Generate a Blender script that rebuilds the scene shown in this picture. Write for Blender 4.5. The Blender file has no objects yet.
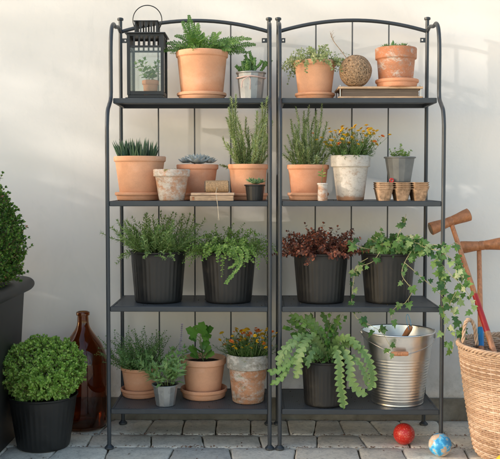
import bpy, math, random
from mathutils import Vector, Matrix
R = random.Random(7)
UP = Vector((0, 0, 1))
PI = math.pi
scene = bpy.context.scene
COL = scene.collection

# ------------------------------------------------------------------ camera calibration
F, PITCH, YAW, CX, CD, CZ, SX, SY = 864.434, .0455115, .0114356, -.063821, 3.081427, .960147, -2.79957, -7.35225
def at(px, py, Y):
    """world point on the plane y=Y seen at photo pixel px,py (500x459)"""
    x, y, z = (px-250-SX)/F, 1.0, (229.5+SY-py)/F
    c, s = math.cos(PITCH), math.sin(PITCH)
    y, z = c*y + s*z, -s*y + c*z
    c, s = math.cos(YAW), math.sin(YAW)
    x, y = c*x - s*y, s*x + c*y
    t = (Y+CD)/y
    return Vector((CX+x*t, Y, CZ+z*t))
def mpp(Y): return (Y+CD)/F            # metres per photo pixel at depth Y

# ------------------------------------------------------------------ materials
def new_mat(name):
    m = bpy.data.materials.new(name); m.use_nodes = True
    nt = m.node_tree; p = nt.nodes['Principled BSDF']
    return m, nt, p
def node(nt, t, **k):
    n = nt.nodes.new(t)
    for a, b in k.items(): setattr(n, a, b)
    return n
def ramp(nt, src, stops):
    r = node(nt, 'ShaderNodeValToRGB')
    e = r.color_ramp.elements
    while len(e) > 1: e.remove(e[-1])
    e[0].position, e[0].color = stops[0][0], (*stops[0][1], 1)
    for p_, c_ in stops[1:]:
        q = e.new(p_); q.color = (*c_, 1)
    nt.links.new(src, r.inputs[0]); return r.outputs[0]
def noise(nt, scale, detail=4, rough=.55, obj=True, dist=0, vec=None):
    n = node(nt, 'ShaderNodeTexNoise'); n.inputs['Scale'].default_value = scale
    n.inputs['Detail'].default_value = detail; n.inputs['Roughness'].default_value = rough
    n.inputs['Distortion'].default_value = dist
    if vec is None:
        tc = node(nt, 'ShaderNodeTexCoord'); vec = tc.outputs['Object']
    nt.links.new(vec, n.inputs['Vector'])
    return n.outputs['Fac']
def mix(nt, fac, a, b, mode='MIX'):
    m = node(nt, 'ShaderNodeMixRGB', blend_type=mode)
    for i, v in ((0, fac), (1, a), (2, b)):
        if hasattr(v, 'is_linked'): nt.links.new(v, m.inputs[i])
        elif i == 0: m.inputs[0].default_value = v
        else: m.inputs[i].default_value = (*v, 1)
    return m.outputs[0]
def bump(nt, p, h, strength=.3, dist=.002):
    b = node(nt, 'ShaderNodeBump'); b.inputs['Strength'].default_value = strength
    b.inputs['Distance'].default_value = dist
    nt.links.new(h, b.inputs['Height']); nt.links.new(b.outputs[0], p.inputs['Normal'])
def plain(name, c, rough=.5, metal=0, var=.15, bs=60, bstr=.15, spec=.5):
    m, nt, p = new_mat(name)
    f = noise(nt, bs)
    c0 = tuple(x*(1-var) for x in c); c1 = tuple(min(1, x*(1+var)) for x in c)
    nt.links.new(ramp(nt, f, [(.3, c0), (.7, c1)]), p.inputs['Base Color'])
    p.inputs['Roughness'].default_value = rough; p.inputs['Metallic'].default_value = metal
    p.inputs['Specular IOR Level'].default_value = spec
    if bstr: bump(nt, p, f, bstr, .001)
    return m
def leafmat(name, stops, rough=.45, trans=.35, tint=(1.2, 1.3, .65)):
    m, nt, p = new_mat(name)
    g = node(nt, 'ShaderNodeNewGeometry')
    stops = [(a_, tuple(min(.9, x*f_) for x, f_ in zip(c_, (1.38, 1.2, 1.35)))) for a_, c_ in stops]
    col = ramp(nt, g.outputs['Random Per Island'], stops)
    n2 = noise(nt, 25, 3)
    col = mix(nt, .35, col, ramp(nt, n2, [(.3, (.6, .6, .6)), (.7, (1, 1, 1))]), 'MULTIPLY')
    nt.links.new(col, p.inputs['Base Color']); p.inputs['Roughness'].default_value = rough
    p.inputs['Specular IOR Level'].default_value = .35
    t = node(nt, 'ShaderNodeBsdfTranslucent')
    nt.links.new(mix(nt, 1, col, tint, 'MULTIPLY'), t.inputs[0])
    mx = node(nt, 'ShaderNodeMixShader'); mx.inputs[0].default_value = trans
    nt.links.new(p.outputs[0], mx.inputs[1]); nt.links.new(t.outputs[0], mx.inputs[2])
    nt.links.new(mx.outputs[0], nt.nodes['Material Output'].inputs[0])
    return m
def terracotta(name, seed, clean=True, base=(.72, .345, .19), white=0.0, moss=0.0, dark=0.0):
    m, nt, p = new_mat(name)
    tc = node(nt, 'ShaderNodeTexCoord'); mp = node(nt, 'ShaderNodeMapping')
    mp.inputs['Location'].default_value = (seed*3.1, seed*1.7, seed)
    mp.inputs['Scale'].default_value = (1, 1, 1.5)
    nt.links.new(tc.outputs['Object'], mp.inputs[0]); v = mp.outputs[0]
    f = noise(nt, 9, 5, .6, vec=v)
    fine = noise(nt, 240, 3, .7, vec=v)
    col = ramp(nt, f, [(.3, tuple(x*.86 for x in base)), (.55, base), (.75, (base[0]*1.08, base[1]*1.18, base[2]*1.3))])
    col = mix(nt, .25, col, ramp(nt, fine, [(.35, (.82, .8, .78)), (.65, (1.15, 1.15, 1.15))]), 'MULTIPLY')
    fb = noise(nt, 5.5, 8, .68, vec=v)
    col = mix(nt, ramp(nt, fb, [(.50, (0, 0, 0)), (.68, (.42,)*3)]), col, (base[0]*1.05, base[1]*1.45, base[2]*1.9))
    fs = noise(nt, 30, 5, .8, vec=v)
    col = mix(nt, ramp(nt, fs, [(.66, (0, 0, 0)), (.74, (.35,)*3)]), col, (.30, .17, .10))
    if dark:
        f4 = noise(nt, 15, 10, .78, vec=v, dist=.15)
        col = mix(nt, ramp(nt, f4, [(.5, (0, 0, 0)), (.6, (dark,)*3)]), col, (.12, .085, .06))
    if white:
        f2 = noise(nt, 19, 10, .78, vec=v, dist=.12)
        col = mix(nt, ramp(nt, f2, [(.62-.3*white, (0, 0, 0)), (.72-.26*white, (.9,)*3)]), col, (.57, .53, .47))
        f3 = noise(nt, 45, 6, .75, vec=v)
        col = mix(nt, ramp(nt, f3, [(.52, (0, 0, 0)), (.62, (.55,)*3)]), col, (.36, .31, .26))
        f8 = noise(nt, 110, 4, .8, vec=v)
        col = mix(nt, ramp(nt, f8, [(.60, (0, 0, 0)), (.66, (.5,)*3)]), col, (.20, .13, .08))
    if moss:
        f5 = noise(nt, 20, 6, .7, vec=v)
        col = mix(nt, ramp(nt, f5, [(.66-.14*moss, (0, 0, 0)), (.70, (.85,)*3)]), col, (.14, .16, .05))
    nt.links.new(col, p.inputs['Base Color'])
    p.inputs['Roughness'].default_value = .85; p.inputs['Specular IOR Level'].default_value = .25
    bump(nt, p, fine if clean else noise(nt, 60, 6, .7, vec=v), .25 if clean else .6, .0012)
    return m

M = {}
# wall: old lime plaster
m, nt, p = new_mat('plaster')
f1, f2 = noise(nt, 1.2, 4, .5), noise(nt, 70, 5, .65)
col = ramp(nt, f1, [(.3, (.75, .71, .655)), (.7, (.80, .76, .71))])
f3 = noise(nt, 6, 6, .7, dist=.5)
col = mix(nt, ramp(nt, f3, [(.6, (0, 0, 0)), (.8, (.25,)*3)]), col, (.62, .60, .55))
sep = node(nt, 'ShaderNodeSeparateXYZ'); tc = node(nt, 'ShaderNodeTexCoord'); nt.links.new(tc.outputs['Object'], sep.inputs[0])
st = ramp(nt, sep.outputs['Z'], [(0, (.0,)*3), (.09, (.9,)*3), (.20, (.25,)*3), (.40, (0,)*3)])
fz = noise(nt, 14, 7, .75)
dirt = mix(nt, 1, st, ramp(nt, fz, [(.42, (0, 0, 0)), (.62, (.75,)*3)]), 'MULTIPLY')
col = mix(nt, dirt, col, (.42, .38, .31))
mpw = node(nt, 'ShaderNodeMapping'); mpw.inputs['Scale'].default_value = (1.2, 1, .5); nt.links.new(tc.outputs['Object'], mpw.inputs[0])
fw = noise(nt, 3.5, 8, .7, vec=mpw.outputs[0], dist=1.2)
col = mix(nt, ramp(nt, fw, [(.52, (0, 0, 0)), (.72, (.5,)*3)]), col, (.66, .64, .595))
nt.links.new(col, p.inputs['Base Color']); p.inputs['Roughness'].default_value = .9
p.inputs['Specular IOR Level'].default_value = .2
hh = mix(nt, .35, f2, noise(nt, 8, 5, .6)); hh = mix(nt, .5, hh, noise(nt, 2.6, 7, .6, dist=1.5)); bump(nt, p, hh, .28, .007)
M['plaster'] = m
m, nt, p = new_mat('plinth_concrete')
f1 = noise(nt, 7, 6, .7, dist=.6)
nt.links.new(ramp(nt, f1, [(.3, (.13, .115, .09)), (.55, (.22, .20, .165)), (.75, (.30, .28, .24))]), p.inputs['Base Color'])
p.inputs['Roughness'].default_value = .95; bump(nt, p, noise(nt, 50, 6, .7), .6, .004); M['plinth'] = m
# pavers
m, nt, p = new_mat('paver_stone')
g = node(nt, 'ShaderNodeNewGeometry')
col = ramp(nt, g.outputs['Random Per Island'], [(0, (.66, .58, .47)), (.3, (.77, .69, .575)), (.55, (.69, .61, .51)), (.80, (.78, .71, .60)), (.89, (.54, .50, .44)), (.94, (.62, .56, .48)), (1, (.80, .73, .62))])
f1 = noise(nt, 9, 6, .65); f2 = noise(nt, 90, 5, .75)
col = mix(nt, .6, col, ramp(nt, f1, [(.3, (.82, .8, .77)), (.65, (1.1, 1.1, 1.08))]), 'MULTIPLY')
col = mix(nt, .6, col, ramp(nt, f2, [(.33, (.65, .63, .6)), (.5, (1.05, 1.05, 1.05))]), 'MULTIPLY')
f5 = noise(nt, 34, 4, .8)
col = mix(nt, ramp(nt, f5, [(.64, (0, 0, 0)), (.69, (.8,)*3)]), col, (.14, .11, .075))
f7 = noise(nt, 28, 8, .8)
col = mix(nt, .55, col, ramp(nt, f7, [(.34, (.45, .43, .40)), (.48, (.95, .95, .95)), (.66, (1.15, 1.15, 1.12))]), 'MULTIPLY')
nt.links.new(col, p.inputs['Base Color']); p.inputs['Roughness'].default_value = .85
bump(nt, p, mix(nt, .5, f2, noise(nt, 22, 6, .6)), .7, .006); M['paver'] = m
m, nt, p = new_mat('joint_soil')
f1 = noise(nt, 30, 6, .7)
nt.links.new(ramp(nt, f1, [(.3, (.06, .042, .026)), (.5, (.15, .11, .07)), (.62, (.10, .11, .045)), (.75, (.30, .24, .16))]), p.inputs['Base Color'])
p.inputs['Roughness'].default_value = 1; bump(nt, p, noise(nt, 150, 4, .7), 1, .004); M['joint'] = m
M['gravel'] = plain('bounce_gravel', (.58, .54, .47), .95, 0, .3, 60, .6)  # unseen outer ground, set pale to bounce fill light onto the wall
M['soil'] = plain('potting_soil', (.035, .024, .016), .95, 0, .6, 180, 1.0, .2)
# powder-coated frame
m, nt, p = new_mat('powder_coated_steel')
f1 = noise(nt, 11, 7, .7); f2 = noise(nt, 95, 5, .8)
col = ramp(nt, f1, [(.3, (.026, .031, .037)), (.6, (.034, .040, .047)), (.75, (.052, .057, .06))])
col = mix(nt, ramp(nt, f2, [(.70, (0, 0, 0)), (.73, (.8,)*3)]), col, (.13, .10, .075))
nt.links.new(col, p.inputs['Base Color']); nt.links.new(ramp(nt, f1, [(.3, (.33,)*3), (.75, (.55,)*3)]), p.inputs['Roughness'])
bump(nt, p, noise(nt, 300), .12, .001); M['frame'] = m
m, nt, p = new_mat('perforated_steel')
tc = node(nt, 'ShaderNodeTexCoord'); mp = node(nt, 'ShaderNodeMapping'); mp.inputs['Rotation'].default_value = (0, 0, PI/4)
nt.links.new(tc.outputs['Object'], mp.inputs[0])
vo = node(nt, 'ShaderNodeTexVoronoi'); vo.inputs['Scale'].default_value = 105; vo.inputs['Randomness'].default_value = 0
nt.links.new(mp.outputs[0], vo.inputs['Vector'])
nt.links.new(ramp(nt, vo.outputs['Distance'], [(.34, (.012, .013, .014)), (.44, (.085, .092, .098))]), p.inputs['Base Color'])
p.inputs['Roughness'].default_value = .45; M['mesh'] = m
m, nt, p = new_mat('black_plastic_pot')
oi_ = node(nt, 'ShaderNodeObjectInfo'); tc = node(nt, 'ShaderNodeTexCoord'); va = node(nt, 'ShaderNodeVectorMath', operation='ADD')
vm = node(nt, 'ShaderNodeVectorMath', operation='SCALE'); vm.inputs['Scale'].default_value = 9
nt.links.new(oi_.outputs['Location'], vm.inputs[0]); nt.links.new(tc.outputs['Object'], va.inputs[0]); nt.links.new(vm.outputs[0], va.inputs[1])
f1 = noise(nt, 12, 8, .72, vec=va.outputs[0]); f2 = noise(nt, 70, 5, .8, vec=va.outputs[0])
col = ramp(nt, f1, [(.35, (.011, .011, .011)), (.6, (.017, .016, .015)), (.75, (.045, .038, .030))])
col = mix(nt, ramp(nt, f2, [(.64, (0, 0, 0)), (.70, (.5,)*3)]), col, (.09, .075, .055))
nt.links.new(col, p.inputs['Base Color']); nt.links.new(ramp(nt, f1, [(.3, (.32,)*3), (.7, (.55,)*3)]), p.inputs['Roughness'])
bump(nt, p, f2, .1, .001); M['black'] = m
M['lantern'] = plain('black_lacquered_metal', (.010, .011, .012), .42, 0, .2, 80, .1)
M['planter'] = plain('charcoal_planter', (.018, .017, .016), .5, 0, .25, 12, .25)
M['terra'] = terracotta('terracotta', 1)
M['terra_b'] = terracotta('terracotta_paler', 2, base=(.75, .385, .225))
M['terra_c'] = terracotta('terracotta_rosy', 5, base=(.70, .32, .18))
def clay_bands(m, lo, hi, dark):
    nt = m.node_tree; p = nt.nodes['Principled BSDF']; src = p.inputs['Base Color'].links[0].from_socket
    tc = node(nt, 'ShaderNodeTexCoord'); sp_ = node(nt, 'ShaderNodeSeparateXYZ'); nt.links.new(tc.outputs['Object'], sp_.inputs[0])
    ad = node(nt, 'ShaderNodeMath', operation='MULTIPLY_ADD'); ad.inputs[1].default_value = .030
    nt.links.new(noise(nt, 22, 6, .75), ad.inputs[0]); nt.links.new(sp_.outputs['Z'], ad.inputs[2])
    o1 = .015
    f = ramp(nt, ad.outputs[0], [(lo+o1, (.9,)*3), (lo+o1+.006, (0,)*3), (hi+o1-.004, (0,)*3), (hi+o1+.004, (.85,)*3)])
    c = mix(nt, f, src, dark)
    fg = noise(nt, 9, 9, .75, dist=.4)
    c = mix(nt, ramp(nt, fg, [(.55, (0, 0, 0)), (.66, (.6,)*3)]), c, (.30, .28, .25))
    nt.links.new(c, p.inputs['Base Color'])
M['old_red'] = terracotta('terracotta_aged', 3, False, (.50, .20, .10), .30, 0, .2)
M['old_pale'] = terracotta('terracotta_limed', 4, False, (.50, .27, .16), .60, .1, .3)
M['old_white'] = terracotta('terracotta_whitewashed', 6, False, (.38, .24, .15), 1.02, 0, .35)
clay_bands(M['old_white'], .012, .172, (.34, .17, .09))
M['old_moss'] = terracotta('terracotta_mossy', 8, False, (.48, .23, .12), .50, .7, .8)
M['old_rim'] = terracotta('lichen_grey_rim', 9, False, (.28, .25, .20), .6, .5, .5)
m, nt, p = new_mat('galvanised_zinc')
vo = node(nt, 'ShaderNodeTexVoronoi'); vo.inputs['Scale'].default_value = 55
tc = node(nt, 'ShaderNodeTexCoord'); nt.links.new(tc.outputs['Object'], vo.inputs['Vector'])
nt.links.new(mix(nt, .3, (.36, .37, .37), ramp(nt, vo.outputs['Color'], [(.2, (.24, .25, .25)), (.8, (.48, .49, .49))])), p.inputs['Base Color'])
p.inputs['Metallic'].default_value = .75; p.inputs['Roughness'].default_value = .48; bump(nt, p, noise(nt, 40), .15, .001); M['zinc'] = m
m, nt, p = new_mat('dark_zinc')
nt.links.new(ramp(nt, noise(nt, 20), [(.3, (.13, .135, .135)), (.7, (.20, .205, .2))]), p.inputs['Base Color'])
p.inputs['Metallic'].default_value = .5; p.inputs['Roughness'].default_value = .5; M['dark_zinc'] = m
m, nt, p = new_mat('bucket_steel')
f1 = noise(nt, 14, 5, .6)
nt.links.new(ramp(nt, f1, [(.3, (.66, .66, .65)), (.7, (.80, .80, .79))]), p.inputs['Base Color'])
nt.links.new(ramp(nt, noise(nt, 30, 4), [(.3, (.27,)*3), (.7, (.40,)*3)]), p.inputs['Roughness'])
p.inputs['Metallic'].default_value = 1; bump(nt, p, f1, .05, .002); M['bucket'] = m
M['steel'] = plain('steel_wire', (.45, .45, .45), .35, .9, .1, 40, .05)
def wood(name, c, sc=(1, 1, 12), rough=.5, seed=0):
    m, nt, p = new_mat(name)
    tc = node(nt, 'ShaderNodeTexCoord'); mp = node(nt, 'ShaderNodeMapping'); mp.inputs['Scale'].default_value = sc
    mp.inputs['Location'].default_value = (seed, seed*2, 0)
    nt.links.new(tc.outputs['Object'], mp.inputs[0])
    f = noise(nt, 14, 6, .65, vec=mp.outputs[0], dist=.6)
    nt.links.new(ramp(nt, f, [(.3, tuple(x*.6 for x in c)), (.5, c), (.7, tuple(min(1, x*1.3) for x in c))]), p.inputs['Base Color'])
    p.inputs['Roughness'].default_value = rough; bump(nt, p, f, .3, .001); return m
M['wood_warm'] = wood('varnished_wood', (.42, .17, .07), (3, 3, 3))
M['wood_handle'] = wood('handle_wood', (.47, .20, .09), (8, 8, .8))
M['wood_pale'] = wood('pale_wood', (.50, .33, .20), (1.5, 8, 8), .7)
M['wood_worn'] = wood('worn_end_grain', (.20, .16, .12), (6, 6, 6), .9)
M['card'] = wood('layered_cardboard', (.16, .12, .09), (1, 1, 40), .9)
M['twine'] = plain('jute_twine', (.33, .22, .135), .95, 0, .5, 160, .6, .1)
M['twine_pale'] = plain('pale_string', (.55, .45, .33), .95, 0, .3, 200, .4, .1)
M['spool'] = plain('spool_thread', (.46, .30, .17), .95, 0, .3, 250, .6, .1)
M['peat'] = plain('pressed_peat', (.37, .24, .15), .98, 0, .45, 70, .9, .1)
M['ribbon'] = plain('pink_ribbon', (.60, .42, .36), .8, 0, .1, 100, .2)
M['white'] = plain('white_metal', (.75, .74, .72), .5, 0, .05, 40, 0)
M['blue'] = plain('blue_paint', (.01, .17, .42), .4, 0, .1, 40, .1)
M['red'] = plain('red_paint', (.42, .02, .02), .4, 0, .12, 40, .1)
M['yellow'] = plain('yellow_paint', (.66, .42, .03), .4, 0, .1, 40, .1)
M['lightblue'] = plain('light_blue_cord', (.12, .38, .62), .6, 0, .1, 90, .1)
m, nt, p = new_mat('wicker')
g = node(nt, 'ShaderNodeNewGeometry')
f = noise(nt, 22, 5, .7)
c1 = ramp(nt, g.outputs['Random Per Island'], [(0, (.33, .19, .11)), (.35, (.44, .28, .175)), (.7, (.50, .34, .225)), (1, (.58, .42, .30))])
nt.links.new(mix(nt, .5, c1, ramp(nt, f, [(.3, (.62, .58, .55)), (.7, (1.1, 1.1, 1.1))]), 'MULTIPLY'), p.inputs['Base Color'])
p.inputs['Roughness'].default_value = .65; bump(nt, p, noise(nt, 180, 3), .3, .001); M['wicker'] = m
# balls
m, nt, p = new_mat('red_dotted')
vo = node(nt, 'ShaderNodeTexVoronoi'); vo.inputs['Scale'].default_value = 200
tc = node(nt, 'ShaderNodeTexCoord'); nt.links.new(tc.outputs['Object'], vo.inputs['Vector'])
nt.links.new(ramp(nt, vo.outputs['Distance'], [(.16, (.72, .30, .20)), (.30, (.55, .028, .018))]), p.inputs['Base Color'])
p.inputs['Roughness'].default_value = .3; M['redball'] = m
m, nt, p = new_mat('globe_print')
f = noise(nt, 26, 4, .6)
f6 = noise(nt, 60, 3, .5)
col = ramp(nt, f, [(.46, (.03, .26, .52)), (.49, (.09, .42, .66)), (.515, (.13, .48, .70)), (.53, (.52, .34, .22)), (.62, (.60, .46, .34))])
nt.links.new(mix(nt, .3, col, ramp(nt, f6, [(.4, (.6, .6, .6)), (.6, (1.1, 1.1, 1.1))]), 'MULTIPLY'), p.inputs['Base Color'])
p.inputs['Roughness'].default_value = .3; M['globe'] = m
# glass
def thin_glass(name):
    m, nt, p = new_mat(name)
    tr = node(nt, 'ShaderNodeBsdfTransparent'); tr.inputs[0].default_value = (.93, .95, .94, 1)
    gl = node(nt, 'ShaderNodeBsdfGlossy'); gl.inputs['Roughness'].default_value = .03
    fr = node(nt, 'ShaderNodeFresnel'); fr.inputs[0].default_value = 1.5
    mx = node(nt, 'ShaderNodeMixShader')
    nt.links.new(fr.outputs[0], mx.inputs[0]); nt.links.new(tr.outputs[0], mx.inputs[1]); nt.links.new(gl.outputs[0], mx.inputs[2])
    nt.links.new(mx.outputs[0], nt.nodes['Material Output'].inputs[0]); return m
M['pane'] = thin_glass('clear_pane')
m, nt, p = new_mat('amber_glass')
p.inputs['Base Color'].default_value = (.44, .19, .065, 1); p.inputs['Transmission Weight'].default_value = 1
p.inputs['IOR'].default_value = 1.48; p.inputs['Roughness'].default_value = .02; M['amber'] = m
# leaves
G = lambda a, b, c: [(0, a), (.5, b), (1, c)]
M['fern'] = leafmat('fern_leaf', G((.07, .17, .035), (.11, .24, .05), (.17, .32, .075)))
M['thyme'] = leafmat('oregano_leaf', G((.16, .24, .09), (.27, .36, .16), (.42, .50, .28)))
M['rosemary'] = leafmat('rosemary_needle', G((.16, .26, .10), (.27, .39, .17), (.44, .55, .30)))
M['herb'] = leafmat('lance_leaf', G((.10, .20, .055), (.18, .31, .095), (.30, .42, .16)))
M['trail'] = leafmat('trailing_leaf', G((.10, .22, .045), (.17, .33, .07), (.27, .43, .12)))
M['burgundy'] = leafmat('burgundy_leaf', [(0, (.06, .035, .026)), (.4, (.12, .055, .035)), (.55, (.26, .11, .06)), (.75, (.46, .20, .11)), (.85, (.12, .08, .045)), (1, (.07, .045, .03))], tint=(1.6, .9, .6))
M['thin'] = leafmat('fine_thyme_leaf', G((.07, .17, .045), (.11, .25, .065), (.19, .34, .11)))
M['sage'] = leafmat('sage_leaf', G((.13, .26, .085), (.20, .36, .12), (.29, .46, .18)))
M['fatsia'] = leafmat('lobed_leaf', G((.055, .17, .028), (.11, .28, .045), (.18, .38, .07)), .35)
M['dark_sprig'] = leafmat('dark_sprig', G((.04, .10, .02), (.07, .16, .035), (.11, .21, .05)))
M['box'] = leafmat('boxwood_leaf', [(0, (.12, .25, .045)), (.35, (.22, .40, .075)), (.7, (.34, .56, .12)), (1, (.50, .68, .22))], .4)
M['shrub'] = leafmat('dark_shrub_leaf', [(0, (.028, .085, .016)), (.4, (.055, .14, .025)), (.7, (.10, .22, .035)), (.9, (.19, .34, .06)), (.984, (.15, .26, .06)), (.988, (.36, .16, .10)), (1, (.42, .24, .16))], .4)
M['ivy'] = leafmat('ivy_leaf', [(0, (.035, .10, .028)), (.5, (.07, .18, .04)), (.75, (.14, .29, .07)), (.9, (.26, .40, .14)), (1, (.45, .52, .30))], .4)
M['stem'] = plain('green_stem', (.16, .20, .07), .6, 0, .3, 60, .1)
M['stem_brown'] = plain('woody_stem', (.15, .10, .06), .8, 0, .3, 60, .3)
M['stem_pale'] = plain('pale_vine_stem', (.36, .33, .16), .7, 0, .3, 60, .2)
M['stem_red'] = plain('reddish_stem', (.20, .08, .045), .7, 0, .3, 60, .2)
def succ(name, a, b, rough=.45):
    m, nt, p = new_mat(name); g = node(nt, 'ShaderNodeNewGeometry')
    col = ramp(nt, g.outputs['Random Per Island'], [(0, a), (1, b)])
    nt.links.new(mix(nt, .5, col, ramp(nt, noise(nt, 260, 2), [(.5, (1, 1, 1)), (.66, (1.9, 1.9, 1.8))]), 'MULTIPLY'), p.inputs['Base Color'])
    p.inputs['Roughness'].default_value = rough
    p.inputs['Subsurface Weight'].default_value = 0; return m
M['haworthia'] = succ('haworthia_leaf', (.028, .06, .03), (.07, .13, .06))
M['echeveria'] = succ('echeveria_leaf', (.24, .29, .31), (.42, .46, .48))
M['cactus'] = succ('cactus_green', (.06, .14, .03), (.12, .23, .055))
M['jade'] = succ('succulent_green', (.09, .17, .07), (.22, .30, .14))
M['fishbone'] = leafmat('fishbone_leaf', G((.10, .21, .06), (.16, .29, .085), (.25, .38, .14)), .35, .25)
M['fishbone_dark'] = leafmat('fishbone_dark_leaf', G((.08, .19, .045), (.13, .26, .06), (.18, .32, .08)), .35, .2)
M['f_yellow'] = leafmat('yellow_petal', G((.60, .40, .012), (.66, .47, .015), (.66, .52, .03)), .6, .25, (1, .9, .4))
M['f_orange'] = leafmat('orange_petal', G((.62, .16, .025), (.70, .22, .04), (.76, .34, .06)), .6, .25, (1, .7, .3))
M['f_violet'] = leafmat('lavender_petal', G((.22, .17, .34), (.30, .24, .42), (.36, .30, .48)), .6, .2, (1, 1, 1))

# ------------------------------------------------------------------ mesh builder
class MB:
    def __init__(s): s.v = []; s.f = []; s.mi = []
    def face(s, idx, mi=0): s.f.append(idx); s.mi.append(mi)
    def box(s, x0, x1, y0, y1, z0, z1, mi=0, bev=0):
        b = min(bev, (x1-x0)/3, (y1-y0)/3, (z1-z0)/3)
        if b <= 0:
            i = len(s.v)
            for z in (z0, z1):
                for x, y in ((x0, y0), (x1, y0), (x1, y1), (x0, y1)): s.v.append((x, y, z))
            for q in ((0, 3, 2, 1), (4, 5, 6, 7), (0, 1, 5, 4), (1, 2, 6, 5), (2, 3, 7, 6), (3, 0, 4, 7)): s.face(tuple(i+k for k in q), mi)
            return
        rings = []
        for z, o in ((z0, b), (z0+b, 0), (z1-b, 0), (z1, b)):
            i = len(s.v); rings.append(i)
            for x, y in ((x0+o+b*(o == 0), y0+o), (x1-o-b*(o == 0), y0+o), (x1-o, y0+o+b*(o == 0)), (x1-o, y1-o-b*(o == 0)),
                         (x1-o-b*(o == 0), y1-o), (x0+o+b*(o == 0), y1-o), (x0+o, y1-o-b*(o == 0)), (x0+o, y0+o+b*(o == 0))): s.v.append((x, y, z))
        for a, c in zip(rings, rings[1:]):
            for k in range(8): s.face((a+k, a+(k+1) % 8, c+(k+1) % 8, c+k), mi)
        s.face(tuple(rings[0]+7-k for k in range(8)), mi); s.face(tuple(rings[-1]+k for k in range(8)), mi)
    def tube(s, pts, r, n=8, mi=0, cap=True, flat=None):
        """sweep of a round section; r number or list; flat=(axis vector, factor) squashes"""
        pts = [Vector(p) for p in pts]
        if not hasattr(r, '__len__'): r = [r]*len(pts)
        t0 = (pts[1]-pts[0]).normalized()
        u = t0.orthogonal().normalized() if flat is None else (flat[0]-t0*flat[0].dot(t0)).normalized()
        k = 1 if flat is None else flat[1]
        rings = []
        for i, p in enumerate(pts):
            t = (pts[min(i+1, len(pts)-1)]-pts[max(i-1, 0)])
            t = t.normalized() if t.length > 1e-9 else t0
            u = (u-t*u.dot(t)).normalized(); w = t.cross(u)
            if r[i] <= 0: s.v.append(tuple(p)); rings.append((len(s.v)-1, 1)); continue
            rings.append((len(s.v), n))
            for j in range(n):
                a = 2*PI*j/n; q = p+u*(math.cos(a)*r[i]*k)+w*(math.sin(a)*r[i]); s.v.append((q.x, q.y, q.z))
        for (a, na), (b, nb) in zip(rings, rings[1:]):
            for j in range(n):
                j2 = (j+1) % n
                if na == n and nb == n: s.face((a+j, a+j2, b+j2, b+j), mi)
                elif na == n: s.face((a+j, a+j2, b), mi)
                elif nb == n: s.face((a, b+j2, b+j), mi)
        if cap:
            if rings[0][1] == n: s.face(tuple(rings[0][0]+n-1-j for j in range(n)), mi)
            if rings[-1][1] == n: s.face(tuple(rings[-1][0]+j for j in range(n)), mi)
    def lathe(s, prof, n=48, c=(0, 0, 0), mod=None, mi=0, mis=None, wob=0):
        rings = []
        for (r, z) in prof:
            if r <= 0: s.v.append((c[0], c[1], c[2]+z)); rings.append((len(s.v)-1, 1)); continue
            rings.append((len(s.v), n))
            for j in range(n):
                a = 2*PI*j/n; rr = r*(mod(a, z) if mod else 1)
                s.v.append((c[0]+rr*math.cos(a), c[1]+rr*math.sin(a), c[2]+z))
        for q, ((a, na), (b, nb)) in enumerate(zip(rings, rings[1:])):
            m_ = mis[q] if mis else mi
            for j in range(n):
                j2 = (j+1) % n
                if na == n and nb == n: s.face((a+j, a+j2, b+j2, b+j), m_)
                elif na == n: s.face((a+j, a+j2, b), m_)
                elif nb == n: s.face((a, b+j2, b+j), m_)
    def leaf(s, b, d, up, L, W, fold=.25, curl=.15, mi=0, kind='oval'):
        d = d.normalized(); side = d.cross(up)
        if side.length < 1e-4: side = d.orthogonal()
        side.normalize(); n = side.cross(d)
        i = len(s.v); V = s.v
        def P(t, w, h): q = b+d*(L*t)+side*(W*w)+n*(L*h); V.append((q.x, q.y, q.z))
        if kind == 'oval':
            P(0, 0, 0); P(.28, 0, curl*.25-fold*.1); P(.68, 0, curl*.12-fold*.1); P(1, 0, -curl*.5)
            P(.28, .42, curl*.25+fold*.12); P(.68, .40, curl*.12+fold*.10); P(.28, -.42, curl*.25+fold*.12); P(.68, -.40, curl*.12+fold*.10)
            for q in ((0, 1, 4), (4, 1, 2, 5), (5, 2, 3), (0, 6, 1), (6, 7, 2, 1), (7, 3, 2)): s.face(tuple(i+k for k in q), mi)
        elif kind == 'lance':
            P(0, 0, 0); P(.42, 0, curl*.3-fold*.08); P(1, 0, -curl*.5); P(.38, .5, curl*.3+fold*.1); P(.38, -.5, curl*.3+fold*.1)
            for q in ((0, 1, 3), (3, 1, 2), (0, 4, 1), (4, 2, 1)): s.face(tuple(i+k for k in q), mi)
        elif kind == 'needle':
            P(0, .3, 0); P(0, -.3, 0); P(.6, -.5, curl*.3); P(.6, .5, curl*.3); P(1, 0, -curl*.3)
            s.face((i, i+1, i+2, i+3), mi); s.face((i+3, i+2, i+4), mi)
        elif kind in ('ivy', 'lobed'):
            if kind == 'ivy': o = [(0, 0), (-.10, .30), (.10, .52), (.26, .30), (.56, .46), (.56, .20), (1, 0)]
            else: o = [(0, 0), (-.04, .22), (.10, .42), (.24, .34), (.36, .52), (.50, .46), (.56, .30), (.74, .34), (.84, .18), (1, 0)]
            pts = o+[(t, -w) for t, w in reversed(o[1:-1])]
            P(.34, 0, .03)
            for t, w in pts: P(t, w, fold*.35*abs(w)-curl*(t*t)*.5)
            k = len(pts)
            for j in range(k): s.face((i, i+1+(j+1) % k, i+1+j), mi)
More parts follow.
